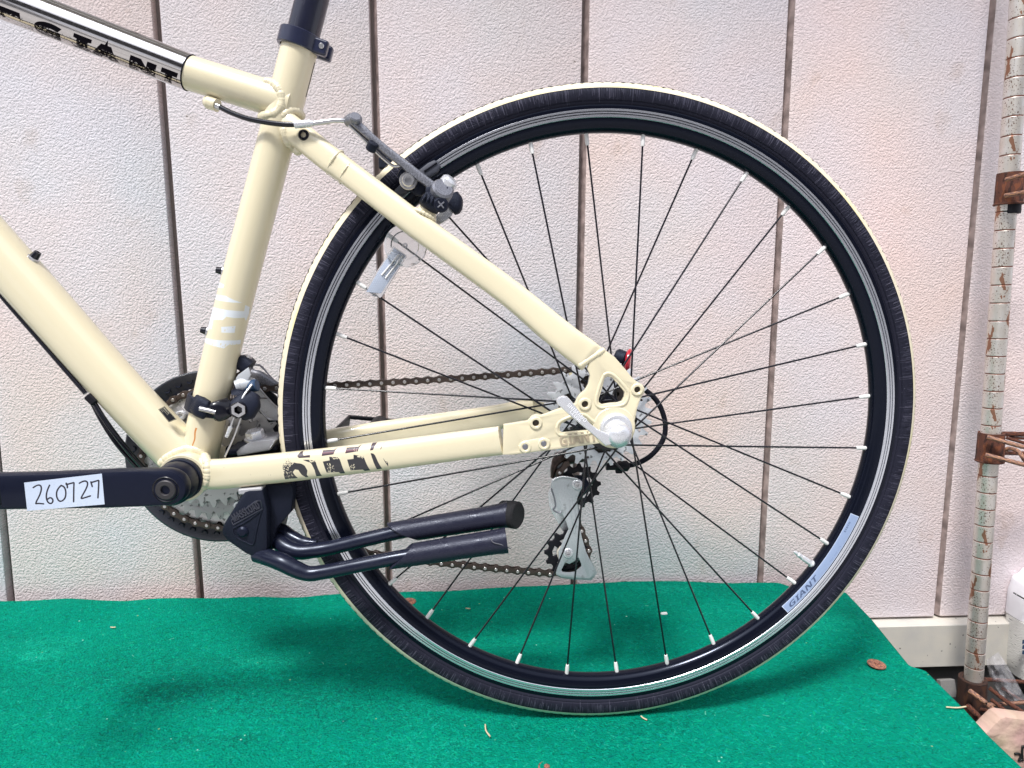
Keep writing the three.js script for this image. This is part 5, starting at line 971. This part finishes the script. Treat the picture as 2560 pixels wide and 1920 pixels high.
// ---- front derailleur
{
  const fd = group('front_derailleur', bike);
  const ax = C(900, 0, 0).sub(C(745, 600, 0)).normalize();
  const cc = C(762, 560, 0);
  mesh('clamp_band', lathe([[18.0, -8], [20.6, -8], [21.4, -7], [21.4, 7], [20.6, 8], [18.0, 8]], cc, ax, 48), MAT.castBlack, fd);
  mesh('clamp_lug', tube([{ p: C(640, 540, 21), a: 9, b: 3 }, { p: C(690, 575, 25), a: 10.5, b: 5 }, { p: C(745, 605, 27), a: 10, b: 5 }, { p: C(765, 612, 27), a: 7, b: 4 }], { seg: 18, smooth: 4, n: 2.8 }), MAT.castBlack, fd);
  mesh('clamp_lug', tube([{ p: C(800, 632, 27), a: 8.5, b: 4 }, { p: C(830, 620, 27), a: 10.5, b: 6 }, { p: C(890, 600, 24), a: 10.5, b: 6 }, { p: C(950, 570, 18), a: 9, b: 6 }], { seg: 18, smooth: 4, n: 2.8 }), MAT.blackGloss, fd);
  mesh('clamp_bolt', rod([C(690, 590, 31), C(830, 625, 31)], 2.6, { seg: 12 }), MAT.steel, fd);
  // body and link blocks
  mesh('body', tube([{ p: C(960, 520, 8), a: 10, b: 10 }, { p: C(1010, 520, 6), a: 13, b: 12 }, { p: C(1060, 530, 4), a: 14, b: 12 }], { seg: 18, smooth: 4, n: 2.6 }), MAT.castBlack, fd);
  for (let k = 0; k < 4; k++) mesh('coil', rod([C(965 + k * 22, 475, 14), C(960 + k * 22, 510, 18), C(962 + k * 22, 545, 15)], 1.5, { smooth: 3, seg: 8 }), MAT.darkCog, fd);
  mesh('cable_arm', tube([{ p: C(1150, 480, 8), a: 8, b: 8 }, { p: C(1110, 540, 14), a: 13, b: 9 }, { p: C(1060, 600, 18), a: 14, b: 9 }, { p: C(1030, 640, 18), a: 10, b: 8 }], { seg: 20, smooth: 5, n: 2.8 }), MAT.castBlack, fd);
  mesh('cable_bolt', socketBolt(C(1022, 605, 28), 8, 8, V(0, 0, 1), 4), MAT.blackGloss, fd);
  mesh('cable_bolt_face', lathe([[4.2, 0], [4.4, 0.5], [7.4, 0.5], [7.6, 0]].reverse(), C(1022, 605, 32), V(0, 0, 1), 6), MAT.steel, fd);
  mesh('link', tube([{ p: C(1000, 400, 6), a: 6, b: 6 }, { p: C(1060, 385, 4), a: 8, b: 8 }, { p: C(1150, 395, 0), a: 8, b: 8 }], { seg: 16, smooth: 3 }), MAT.aluMatte, fd);
  mesh('link_bushing', cyl(C(1120, 405, 4), 6.4, 17, V(1, 0.25, 0.1), 1), MAT.blue, fd);
  mesh('link', plate([[1000, 330], [1020, 300], [1110, 235], [1130, 300], [1075, 400], [1010, 420]].map(q => C(q[0], q[1], 8)), 8, 2, 0.5), MAT.aluMatte, fd);
  mesh('link_plate', plate([[975, 430], [1010, 330], [1060, 285], [1085, 235], [1125, 235], [1120, 330], [1060, 350], [1040, 420]].map(q => C(q[0], q[1], -2)), -2, 3, 0.6), MAT.worn, fd);
  mesh('rusty_link', plate([[985, 300], [1060, 255], [1075, 290], [1030, 360], [985, 345]].map(q => C(q[0], q[1], -6)), -6, 6, 1), MAT.rust, fd);
  mesh('cap', tube([{ p: C(1015, 190, -6), a: 7, b: 8 }, { p: C(1075, 200, -6), a: 9, b: 10 }, { p: C(1125, 235, -6), a: 8, b: 10 }], { seg: 16, smooth: 3, n: 3 }), MAT.castBlack, fd);
  mesh('stop_screw', cyl(C(1105, 172, -4), 3.6, 9, V(0.1, 1, 0), 1), MAT.steel, fd);
  mesh('stop_tab', plate([[1040, 140], [1052, 135], [1080, 175], [1062, 190], [1035, 180]].map(q => C(q[0], q[1], -4)), -4, 4, 0.8), MAT.plasticBlack, fd);
  // cage: near plate, far plate with its window
  const nearP = [[235, 560], [275, 560], [340, 640], [480, 800], [560, 900], [680, 960], [740, 1000], [740, 1160], [580, 1175], [500, 1160], [430, 1090], [340, 990], [245, 910], [240, 800]];
  const gp = plate(nearP.map(q => M(q[0], q[1], -36)), -36, 2.2, 0.8); { const p = gp.attributes.position, u = gp.attributes.uv; for (let i = 0; i < p.count; i++) u.setXY(i, p.getX(i) / 70, p.getY(i) / 70); }
  mesh('cage_plate', gp, std([0.68, 0.69, 0.72], 0.4, 0.35, { map: MAT.aluMatte.map }), fd);
  mesh('cage_crease', rod([M(245, 792, -35.8), M(480, 800, -35.8)], 0.5), MAT.darkCog, fd);
  mesh('cage_lip', rod([M(275, 560, -36.5), M(480, 800, -36.5), M(620, 945, -36.5), M(740, 1010, -36.5)], 1.2, { smooth: 4, seg: 8 }), MAT.steel, fd);
  mesh('cage_lip', rod([M(340, 990, -36), M(430, 1100, -36), M(510, 1165, -36), M(640, 1172, -36), M(740, 1160, -36)], 1.2, { smooth: 4, seg: 8 }), MAT.steel, fd);
  const farP = [[170, 190], [335, 208], [400, 260], [490, 375], [600, 490], [740, 620], [740, 720], [600, 690], [420, 620], [200, 480], [180, 330]];
  const win = [[225, 240], [330, 245], [400, 310], [490, 405], [480, 430], [430, 425], [300, 335], [222, 300]];
  const g2 = plate(farP.map(q => M(q[0], q[1], -50)), -50, 2.4, 0.8, [win.map(q => M(q[0], q[1], -50))]); { const p = g2.attributes.position, u = g2.attributes.uv; for (let i = 0; i < p.count; i++) u.setXY(i, p.getX(i) / 70, p.getY(i) / 70); }
  mesh('cage_plate', g2, MAT.worn, fd);
  mesh('cage_rib', tube([{ p: M(180, 370, -48), a: 6, b: 4 }, { p: M(340, 450, -48), a: 8, b: 5 }, { p: M(560, 580, -48), a: 7, b: 4 }, { p: M(740, 690, -48), a: 5, b: 3 }], { seg: 14, smooth: 4 }), MAT.worn, fd);
  // cables down to the bottom bracket
  mesh('cable', rod([C(1140, 385, 12), C(1070, 480, 20), C(1035, 560, 24)], 1.2, { smooth: 4, seg: 8 }), MAT.steel, fd);
  mesh('cable', rod([C(990, 645, 26), C(955, 755, 26)], 1.1, { seg: 8 }), MAT.steel, fd);
  mesh('cable_tip', tube([{ p: C(957, 750, 26), a: 2.3 }, { p: C(920, 838, 26), a: 1.8 }], { seg: 10 }), MAT.alu, fd);
  mesh('cable', rod([C(1045, 672, 25), C(980, 850, 24), C(905, 1010, 24)], 1.0, { smooth: 3, seg: 8 }), MAT.steel, fd);
}
// ---- centre stand, folded up: bracket, clamp plate, two legs with sleeves
{
  const ks = group('kickstand', bike);
  mesh('clamp_plate', plate([[1003, 968], [1040, 930], [1130, 880], [1230, 862], [1330, 858], [1340, 875], [1290, 955], [1012, 1004]].map(q => C(q[0], q[1], 18)), 18, 40, 1.5), std([0.34, 0.35, 0.38], 0.55, 0.7, { roughnessMap: patchT, bumpMap: rep(grainT, 0.06, 0.06), bumpScale: 0.0006 }), ks);
  mesh('clamp_plate', box(C(1180, 915, -6), 50, 6, 30, 2, [0.1, 0, 0.1]), MAT.castBlack, ks);
  mesh('washer', cyl(C(1172, 848, 4), 11.5, 2, V(-0.1, 1, 0.15), 0.4), MAT.steel, ks);
  mesh('hex_bolt', lathe([[0, 8], [8.2, 8], [9.3, 7], [9.3, 0], [0, 0]].reverse(), C(1172, 842, 4), V(-0.1, 1, 0.15), 6), MAT.alu, ks);
  const body = [[270, 196], [300, 186], [385, 182], [412, 300], [415, 545], [385, 590], [340, 604], [280, 580], [165, 500], [135, 460], [130, 430], [150, 385]];
  mesh('bracket', plate(body.map(q => F(q[0], q[1], 38)), 38, 26, 3), MAT.castBlack, ks);
  mesh('bracket', plate([[262, 165], [300, 152], [460, 150], [560, 148], [575, 200], [560, 320], [470, 420], [440, 560], [400, 600], [330, 560], [330, 220]].map(q => F(q[0], q[1], 26)), 26, 46, 2), MAT.castBlack, ks);
  mesh('bracket_foot', box(F(322, 180, 30), 24, 6, 14, 1.6, [0, 0, 0.08]), std([0.4, 0.4, 0.42], 0.6, 0.3), ks);
  mesh('bracket_inset', rod([[205, 420], [300, 370], [380, 310], [372, 330], [345, 440], [325, 520], [280, 505], [225, 475], [203, 440], [205, 420]].map(q => F(q[0], q[1], 38)), 0.9, { seg: 6, smooth: 3 }), MAT.castBlack, ks);
  mesh('bracket_rivet', lathe([[0, 3.2], [3.5, 2.8], [5.4, 1.2], [5.8, -0.5], [0, -0.5]].reverse(), F(263, 440, 38), V(0, 0, 1), 28), MAT.black, ks);
  const font = await new FontLoader().loadAsync('fonts/droid/droid_sans_bold.typeface.json');
  const tg = new TextGeometry('MASSLOAD', { font, size: 8.2, depth: 1.1, curveSegments: 3, bevelEnabled: true, bevelSize: 0.08, bevelThickness: 0.15, bevelSegments: 1 });
  tg.computeBoundingBox(); const a = F(212, 380, 38), b = F(375, 292, 38);
  tg.scale(a.distanceTo(b) / tg.boundingBox.max.x, 0.95, 1); tg.applyMatrix4(new THREE.Matrix4().makeRotationZ(Math.atan2(b.y - a.y, b.x - a.x))); tg.translate(a.x, a.y, 37.8);
  mesh('raised_letters', tg, phy([0.035, 0.038, 0.055], 0.35, 0, { specularIntensity: 1 }), ks);
  mesh('letter_frame', rod([[193, 372], [205, 398], [385, 300], [372, 250], [340, 255], [193, 372]].map(q => F(q[0], q[1], 38)), 0.8, { seg: 6 }), phy([0.03, 0.033, 0.05], 0.35, 0, { specularIntensity: 1 }), ks);
  const tubeM = phy([0.009, 0.011, 0.024], 0.42, 0, { specularIntensity: 0.7, specularColor: new THREE.Color().setRGB(0.75, 0.84, 1), clearcoat: 0.12, clearcoatRoughness: 0.4, roughnessMap: patchT });
  const slv = phy([0.018, 0.019, 0.034], 0.55, 0, { specularIntensity: 0.6, specularColor: new THREE.Color().setRGB(0.8, 0.86, 1), roughnessMap: patchT, bumpMap: rep(grainT, 3, 1), bumpScale: 0.0002 });
  const leg = (pts, rs, z) => { mesh('leg', tube(pts.map((q, i) => ({ p: F(q[0], q[1], q[2] ?? z), a: rs[i] })), { seg: 28, smooth: 8 }), tubeM, ks); };
  leg([[350, 580, 30], [430, 602, 38], [510, 630, 44], [590, 672, 47], [670, 698, 48], [760, 688, 48], [900, 661, 48], [1180, 606, 48], [1300, 585, 48]], [8, 8.5, 9, 8.4, 7.6, 7.3, 7.2, 7.2, 7.2]);
  leg([[430, 470, 10], [480, 500, 18], [540, 540, 24], [610, 562, 27], [700, 556, 28], [800, 540, 28], [900, 516, 28], [1180, 450, 28], [1300, 425, 28]], [8, 8.5, 8.8, 8.4, 7.8, 7.6, 7.6, 7.6, 7.6]);
  leg([[440, 440, 4], [500, 430, 8], [560, 470, 14], [640, 505, 20], [720, 508, 24]], [5, 7, 7, 6, 3]);
  // sleeves, cut on the slant at their near ends
  const sleeve = (p0, p1, r0, r1, cut, z, flare) => {
    const a = F(p0[0], p0[1], z), b = F(p1[0], p1[1], z), d = b.clone().sub(a).normalize(), side = V(-d.y, d.x, 0);
    const pos = [], uv = [], idx = [], n = 40, m = 14;
    for (let i = 0; i <= m; i++) for (let k = 0; k <= n; k++) { const t = i / m, th = k / n * 2 * Math.PI, sv = Math.cos(th); const rad = (r0 + (r1 - r0) * t) * (t > 0.9 ? 1 + flare * (t - 0.9) * 10 : 1); const q = a.clone().lerp(b, t).addScaledVector(d, cut * sv * (1 - t) * 1).addScaledVector(side, rad * sv).add(V(0, 0, rad * Math.sin(th))); pos.push(q.x, q.y, q.z); uv.push(t, k / n); }
    for (let i = 0; i < m; i++) for (let k = 0; k < n; k++) { const e = i * (n + 1) + k, f = e + 1, g = e + n + 1, h = g + 1; idx.push(e, f, g, f, h, g); }
    const cap = pos.length / 3; const rim0 = m * (n + 1); for (let k = 0; k <= n; k++) { const o = (rim0 + k) * 3; pos.push(pos[o], pos[o + 1], pos[o + 2]); uv.push(0.5, 0.5); }
    pos.push(b.x, b.y, b.z); uv.push(0.5, 0.5); const cc = pos.length / 3 - 1; for (let k = 0; k < n; k++) idx.push(cc, cap + k, cap + k + 1);
    const st = pos.length / 3; for (let k = 0; k <= n; k++) { const o = k * 3; pos.push(pos[o], pos[o + 1], pos[o + 2]); uv.push(0, k / n); }
    for (let k = 0; k <= n; k++) { const th = k / n * 6.28319, q = a.clone().addScaledVector(d, cut * Math.cos(th) * 1 + 1.2).addScaledVector(side, 7 * Math.cos(th)).add(V(0, 0, 7 * Math.sin(th))); pos.push(q.x, q.y, q.z); uv.push(0, k / n); }
    for (let k = 0; k < n; k++) { const e = st + k, f = e + 1, g = e + n + 1, h = g + 1; idx.push(e, g, f, f, g, h); }
    const g = new THREE.BufferGeometry(); g.setAttribute('position', new THREE.Float32BufferAttribute(pos, 3)); g.setAttribute('uv', new THREE.Float32BufferAttribute(uv, 2)); g.setIndex(idx); g.computeVertexNormals(); return g;
  };
  const s1 = sleeve([1235, 592], [1885, 492], 11.2, 12.4, 14, 48, 0.06); mesh('leg_sleeve', s1, slv, ks);
  const s2 = sleeve([1255, 438], [1895, 335], 11.4, 12.4, -16, 28, 0.12); mesh('leg_sleeve', s2, slv, ks);
  // round rubber end of the upper leg, turned a little towards the viewer
  const fa = V(0.82, 0.05, 0.58);
  const fc = F(1925, 336, 30);
  const foot = lathe([[0, 6], [12.5, 6], [14, 4.6], [14.2, 0], [13, -14], [0, -14]].reverse(), V(0, 0, 0), fa, 36); foot.translate(fc.x, fc.y, fc.z);
  mesh('rubber_foot', foot, std([0.010, 0.010, 0.013], 0.85, 0, { bumpMap: rep(grainT, 2, 2), bumpScale: 0.0004 }), ks);
  const g3 = rod([F(1783, 478, 59), F(1800, 505, 60.6), F(1850, 520, 60.6), F(1890, 535, 59.6), F(1910, 545, 58)], 0.5, { smooth: 5, seg: 6 }); mesh('mould_line', g3, std([0.12, 0.12, 0.14], 0.5), ks);
}
rebase(bike, 0, (H0 - 341) / 1000, 0);

// ------------------------------------------------------------------ shelf rack and the clutter at the right-hand edge
{
  const rk = thing('shelf_rack', 'rusty chromed shelf post with ringed grooves and wire shelf ends, far right', 'rack');
  const zp = -240, top = D(2205, 0, zp), bot = R(1062, 1000, zp);
  const ax = top.clone().sub(bot).normalize(), tl = top.distanceTo(bot);
  // spotted chrome
  const pm = dataTex(512, (u, v) => { const s = fbm(u * 6, v * 6, 6, 4), sp = fbm(u * 40 + 3, v * 90, 90, 2) + 0.35 * fbm(u * 3 + 7, v * 5, 60, 2); return s > 0.36 ? [0.66, 0.5, 0.42] : sp > 0.46 ? [0.5, 0.4, 0.36] : [0.93 - 0.05 * s, 0.92 - 0.07 * s, 0.91 - 0.1 * s]; }, true);
  const pr = dataTex(256, (u, v) => 0.42 + 0.3 * fbm(u * 12, v * 12, 12, 3));
  const postM = phy([0.80, 0.765, 0.72], 0.42, 0.72, { map: pm });
  const gm = std([0.22, 0.085, 0.055], 0.85);
  const r = 12.9, prof = [], pitch = 25.6, n0 = -5, n1 = Math.ceil(tl / pitch) + 8;
  const segs = [];
  for (let k = n0; k < n1; k++) {
    const y0 = k * pitch + 8;
    const g = lathe([[r - 1.2, 0], [r - 0.2, 0.3], [r, 0.7], [r, 1.3], [r, pitch - 2.6], [r, pitch - 2.0], [r - 0.2, pitch - 1.6], [r - 1.2, pitch - 1.3]].map(q => [q[0], q[1] + y0]), bot, ax, 40), u = g.attributes.uv, p = g.attributes.position;
    for (let i = 0; i < u.count; i++) u.setY(i, V(p.getX(i), p.getY(i), p.getZ(i)).sub(bot).dot(ax) / 190);
    mesh('post_section', g, postM, rk);
  }
  void prof; void segs;
  mesh('post_groove', lathe([[0, n0 * pitch], [r - 0.7, n0 * pitch], [r - 0.7, n1 * pitch], [0, n1 * pitch]], bot, ax, 32), gm, rk);
  const darkRust = std([0.075, 0.05, 0.042], 0.75, 0.2, { map: MAT.rust.map, bumpMap: MAT.rust.bumpMap, bumpScale: 0.0006 });
  const collar = (c, r0, h, wires, cm = MAT.rust) => {
    mesh('collar', lathe([[r + .1, -h / 2], [r0 + 0.6, -h / 2], [r0 + 1, -h / 2 + 1.5], [r0, -h / 2 + 3], [r0 - 1, h / 2 - 2], [r0 - 1.2, h / 2], [r + .1, h / 2]], c, ax, 40), cm, rk);
    for (const w of wires) mesh('wire', tube(w.map(q => ({ p: q.p, a: q.r })), { seg: 10, smooth: 5 }), w.m ?? MAT.rust, rk);
  };
  const wp = (f, x, y, z, rad) => ({ p: f(x, y, z), r: rad * 0.78 });
  const pale = std([0.46, 0.39, 0.33], 0.65, 0.2, { map: MAT.rust.map });
  const pw = a => { a.m = pale; return a; };
  collar(T(388, 1120, zp), 17.5, 44, [pw([wp(T, 368, 1065, -222, 4), wp(T, 474, 1035, -200, 4), wp(T, 700, 985, -150, 4)]), pw([wp(T, 362, 1160, -222, 4), wp(T, 474, 1140, -200, 4), wp(T, 700, 1105, -150, 4)]), [wp(T, 450, 1075, -246, 5), wp(T, 620, 1100, -246, 5)], [wp(T, 440, 1170, -250, 4), wp(T, 700, 1120, -250, 4)]]);
  mesh('clip_sleeve', lathe([[r + 0.05, -8.5], [r + 1.8, -8.5], [r + 2, -7], [r + 2, 8], [r + .05, 8.5]], T(382, 1232, zp), ax, 36), MAT.plasticBlack, rk);
  collar(U(275, 990, zp), 18, 44, [pw([wp(U, 255, 930, -222, 4), wp(U, 380, 965, -205, 4), wp(U, 474, 990, -190, 4), wp(U, 700, 1040, -150, 4)]), pw([wp(U, 245, 1035, -222, 4), wp(U, 380, 1070, -205, 4), wp(U, 474, 1095, -190, 4), wp(U, 700, 1150, -150, 4)]), [wp(U, 350, 912, -250, 5), wp(U, 700, 918, -250, 5)], [wp(U, 370, 935, -246, 3), wp(U, 474, 965, -225, 3), wp(U, 700, 1030, -180, 3)], pw([wp(U, 340, 1020, -236, 4), wp(U, 380, 1000, -228, 4), wp(U, 430, 1010, -215, 4), wp(U, 474, 1060, -200, 4), wp(U, 520, 1140, -190, 4)]), [wp(U, 350, 1025, -252, 4), wp(U, 700, 1030, -252, 4)], [wp(U, 390, 935, -250, 2.6), wp(U, 700, 950, -250, 2.6)]]);
  const low = R(1050, 1090, zp);
  collar(low, 20.5, 62, [pw([wp(R, 1035, 1045, -215, 5), wp(R, 1160, 1140, -190, 5), wp(R, 1300, 1262, -150, 5)]), [wp(R, 1020, 1165, -215, 5.4), wp(R, 1120, 1260, -190, 5.4), wp(R, 1220, 1330, -165, 5.4)], [wp(R, 1190, 1020, -245, 4), wp(R, 1330, 1130, -225, 4), wp(R, 1500, 1240, -200, 4)], [wp(R, 1210, 1115, -225, 3.6), wp(R, 1310, 1195, -205, 3.6), wp(R, 1430, 1270, -185, 3.6)], [wp(R, 1130, 1195, -215, 4), wp(R, 1190, 1210, -200, 4), wp(R, 1240, 1250, -188, 4), wp(R, 1255, 1290, -180, 4)], pw([wp(R, 1170, 1155, -240, 3.6), wp(R, 1340, 1145, -236, 3.6), wp(R, 1600, 1130, -230, 3.6)]), [wp(R, 1290, 1020, -262, 3), wp(R, 1400, 1090, -250, 3), wp(R, 1600, 1220, -225, 3)], [wp(R, 1130, 950, -262, 4), wp(R, 1500, 975, -262, 4)]], darkRust);
  rebase(rk, bot.x / 1000, 0, zp / 1000);
}
{
  // white foam crate with dark discs painted as shaded perforations round its upper half
  const z = -300, bx = thing('foam_block', 'white perforated foam block standing against the base rail, far right', 'foam block');
  const wm = std([0.80, 0.79, 0.83], 0.8, 0, { bumpMap: rep(grainT, 0.02, 0.02), bumpScale: 0.001 });
  const lowm = std([0.74, 0.73, 0.72], 0.85, 0, { map: dataTex(256, (u, v) => fbm(u * 40, v * 40, 40, 2) > 0.52 ? [0.3, 0.3, 0.32] : [0.95, 0.95, 0.94], true), bumpMap: rep(grainT, 1, 1), bumpScale: 0.001 });
  const x0 = R(1388, 300, z - 20).x, yt = R(1400, 180, z).y, ym = R(1368, 500, z).y, yb = R(1400, 900, z).y;
  const up = tube([{ p: V(x0 + 62, ym, z - 20), a: 60, b: 34 }, { p: V(x0 + 62, ym + (yt - ym) * 0.5, z - 20), a: 60, b: 34 }, { p: V(x0 + 63, ym + (yt - ym) * 0.8, z - 20), a: 57, b: 32 }, { p: V(x0 + 64, yt - 6, z - 20), a: 47, b: 27 }, { p: V(x0 + 66, yt, z - 20), a: 34, b: 20 }], { seg: 48, smooth: 4, n: 3.4 });
  mesh('upper_block', up, wm, bx);
  mesh('lower_block', tube([{ p: V(x0 + 66, yb - 6, z - 16), a: 58, b: 34 }, { p: V(x0 + 64, yb + 20, z - 16), a: 61, b: 36 }, { p: V(x0 + 63, ym - 1, z - 16), a: 61, b: 36 }], { seg: 48, smooth: 4, n: 3.6 }), lowm, bx);
  for (let k = 0; k < 14; k++) { const p = R(1396 + k * 9, 268 + k * 5.2, z + 13.4); mesh('perforation_shade', cyl(V(p.x, p.y, z + 13.9 - (k < 2 ? 2.5 - k : 0)), 1.2, 1.4, V(0, 0, 1), 0.2, 8), MAT.ink, bx); }
  for (let k = 0; k < 3; k++) { const p = W(488, 690 + k * 40, z + 20); mesh('print_mark', box(V(p.x + 4, p.y, z + 20.2), 12, 7, 0.8, 0.3), MAT.blue, bx); }
  rebase(bx, (x0 + 62) / 1000, (yb + H0) / 1000, (z - 16) / 1000);
}
{
  // crumpled clear bag hanging down over the wires
  const z = -276, pos = [], uv = [], idx = [], nu = 26, nv = 30;
  const left = v => [1165 + 40 * v + 120 * v * v, 800 + 330 * v], right = v => [1262 + 225 * Math.pow(v, 0.9), 735 + 380 * v];
  for (let j = 0; j <= nv; j++) for (let i = 0; i <= nu; i++) {
    const u = i / nu, v = j / nv, l = left(v), q = right(v); const crumple = 9 * fbm(u * 3 + 20, v * 4 + 9, 4096, 3);
    const p = R(l[0] + (q[0] - l[0]) * u, l[1] + (q[1] - l[1]) * u, z + v * 42 + 14 * Math.sin(u * Math.PI) + crumple); pos.push(p.x, p.y, p.z); uv.push(u, v);
  }
  for (let j = 0; j < nv; j++) for (let i = 0; i < nu; i++) { const a = j * (nu + 1) + i, b = a + 1, c = a + nu + 1, d = c + 1; idx.push(a, c, b, b, c, d); }
  const g = new THREE.BufferGeometry(); g.setAttribute('position', new THREE.Float32BufferAttribute(pos, 3)); g.setAttribute('uv', new THREE.Float32BufferAttribute(uv, 2)); g.setIndex(idx); g.computeVertexNormals();
  const m = mesh('plastic_bag', g, phy([0.93, 0.93, 0.98], 0.16, 0, { transmission: 0.88, thickness: 0, ior: 1.4, side: THREE.DoubleSide }), scene);
  m.userData = { label: 'crumpled clear plastic bag draped behind the foot of the rack post', category: 'plastic bag' };
}
{
  // brown paper sheet bent over the low shelf, with a pen mark
  const z = -118, o = [[1150, 1405], [1230, 1320], [1290, 1264], [1330, 1252], [1400, 1262], [1468, 1270], [1620, 1290], [1620, 1860], [1500, 1800]];
  const kr = thing('paper_packet', 'crumpled pinkish brown paper packet with a black pen mark, bottom right corner', 'packet');
  const map = dataTex(256, (u, v) => { const s = fbm(u * 5, v * 5, 5, 4), f = fbm(u * 4 + 9, v * 4, 4, 2); return [0.80 + 0.09 * s, 0.70 + 0.08 * s - 0.06 * f, 0.64 + 0.08 * s]; }, true);
  const pm = std([0.8, 0.76, 0.74], 0.85, 0, { map, bumpMap: patchT, bumpScale: 0.004 });
  const g = plate(o.map(q => R(q[0], q[1], z)), z, 26, 7); { const p = g.attributes.position, u = g.attributes.uv; for (let i = 0; i < p.count; i++) u.setXY(i, p.getX(i) / 160, p.getY(i) / 160); }
  mesh('packet_body', g, pm, kr);
  const stroke = q => rod(q.map(v => R(v[0], v[1], z + 0.6)), 1.6, { smooth: 3, seg: 6 });
  mesh('pen_mark', join([stroke([[1390, 1545], [1430, 1545], [1440, 1570], [1425, 1600], [1455, 1590]]), stroke([[1450, 1490], [1468, 1485], [1480, 1500]]), stroke([[1455, 1490], [1452, 1530], [1458, 1600]])]), std([0.01, 0.01, 0.01], 0.6), kr);
  const c = R(1320, 1500, z); rebase(kr, c.x / 1000, (c.y - 90 + H0) / 1000, c.z / 1000);
}
{
  // odds and ends in the dark gap beside the platform
  const p = R(852, 1022, -290);
  const m = mesh('grey_tile', box(p, 27, 28, 10, 1.5, [-0.35, 0.1, 0]), std([0.24, 0.24, 0.25], 0.6, 0, { map: MAT.sill.map }), scene);
  m.userData = { label: 'grey board lying in the gap between platform edge and wall footing', category: 'board' };
}

const renderer = new THREE.WebGLRenderer({ antialias: true });
renderer.setSize(1024, 768);
renderer.toneMapping = THREE.LinearToneMapping; renderer.toneMappingExposure = EXPOSURE;
renderer.shadowMap.enabled = true; renderer.shadowMap.type = THREE.PCFSoftShadowMap;
renderer.render(scene, camera);
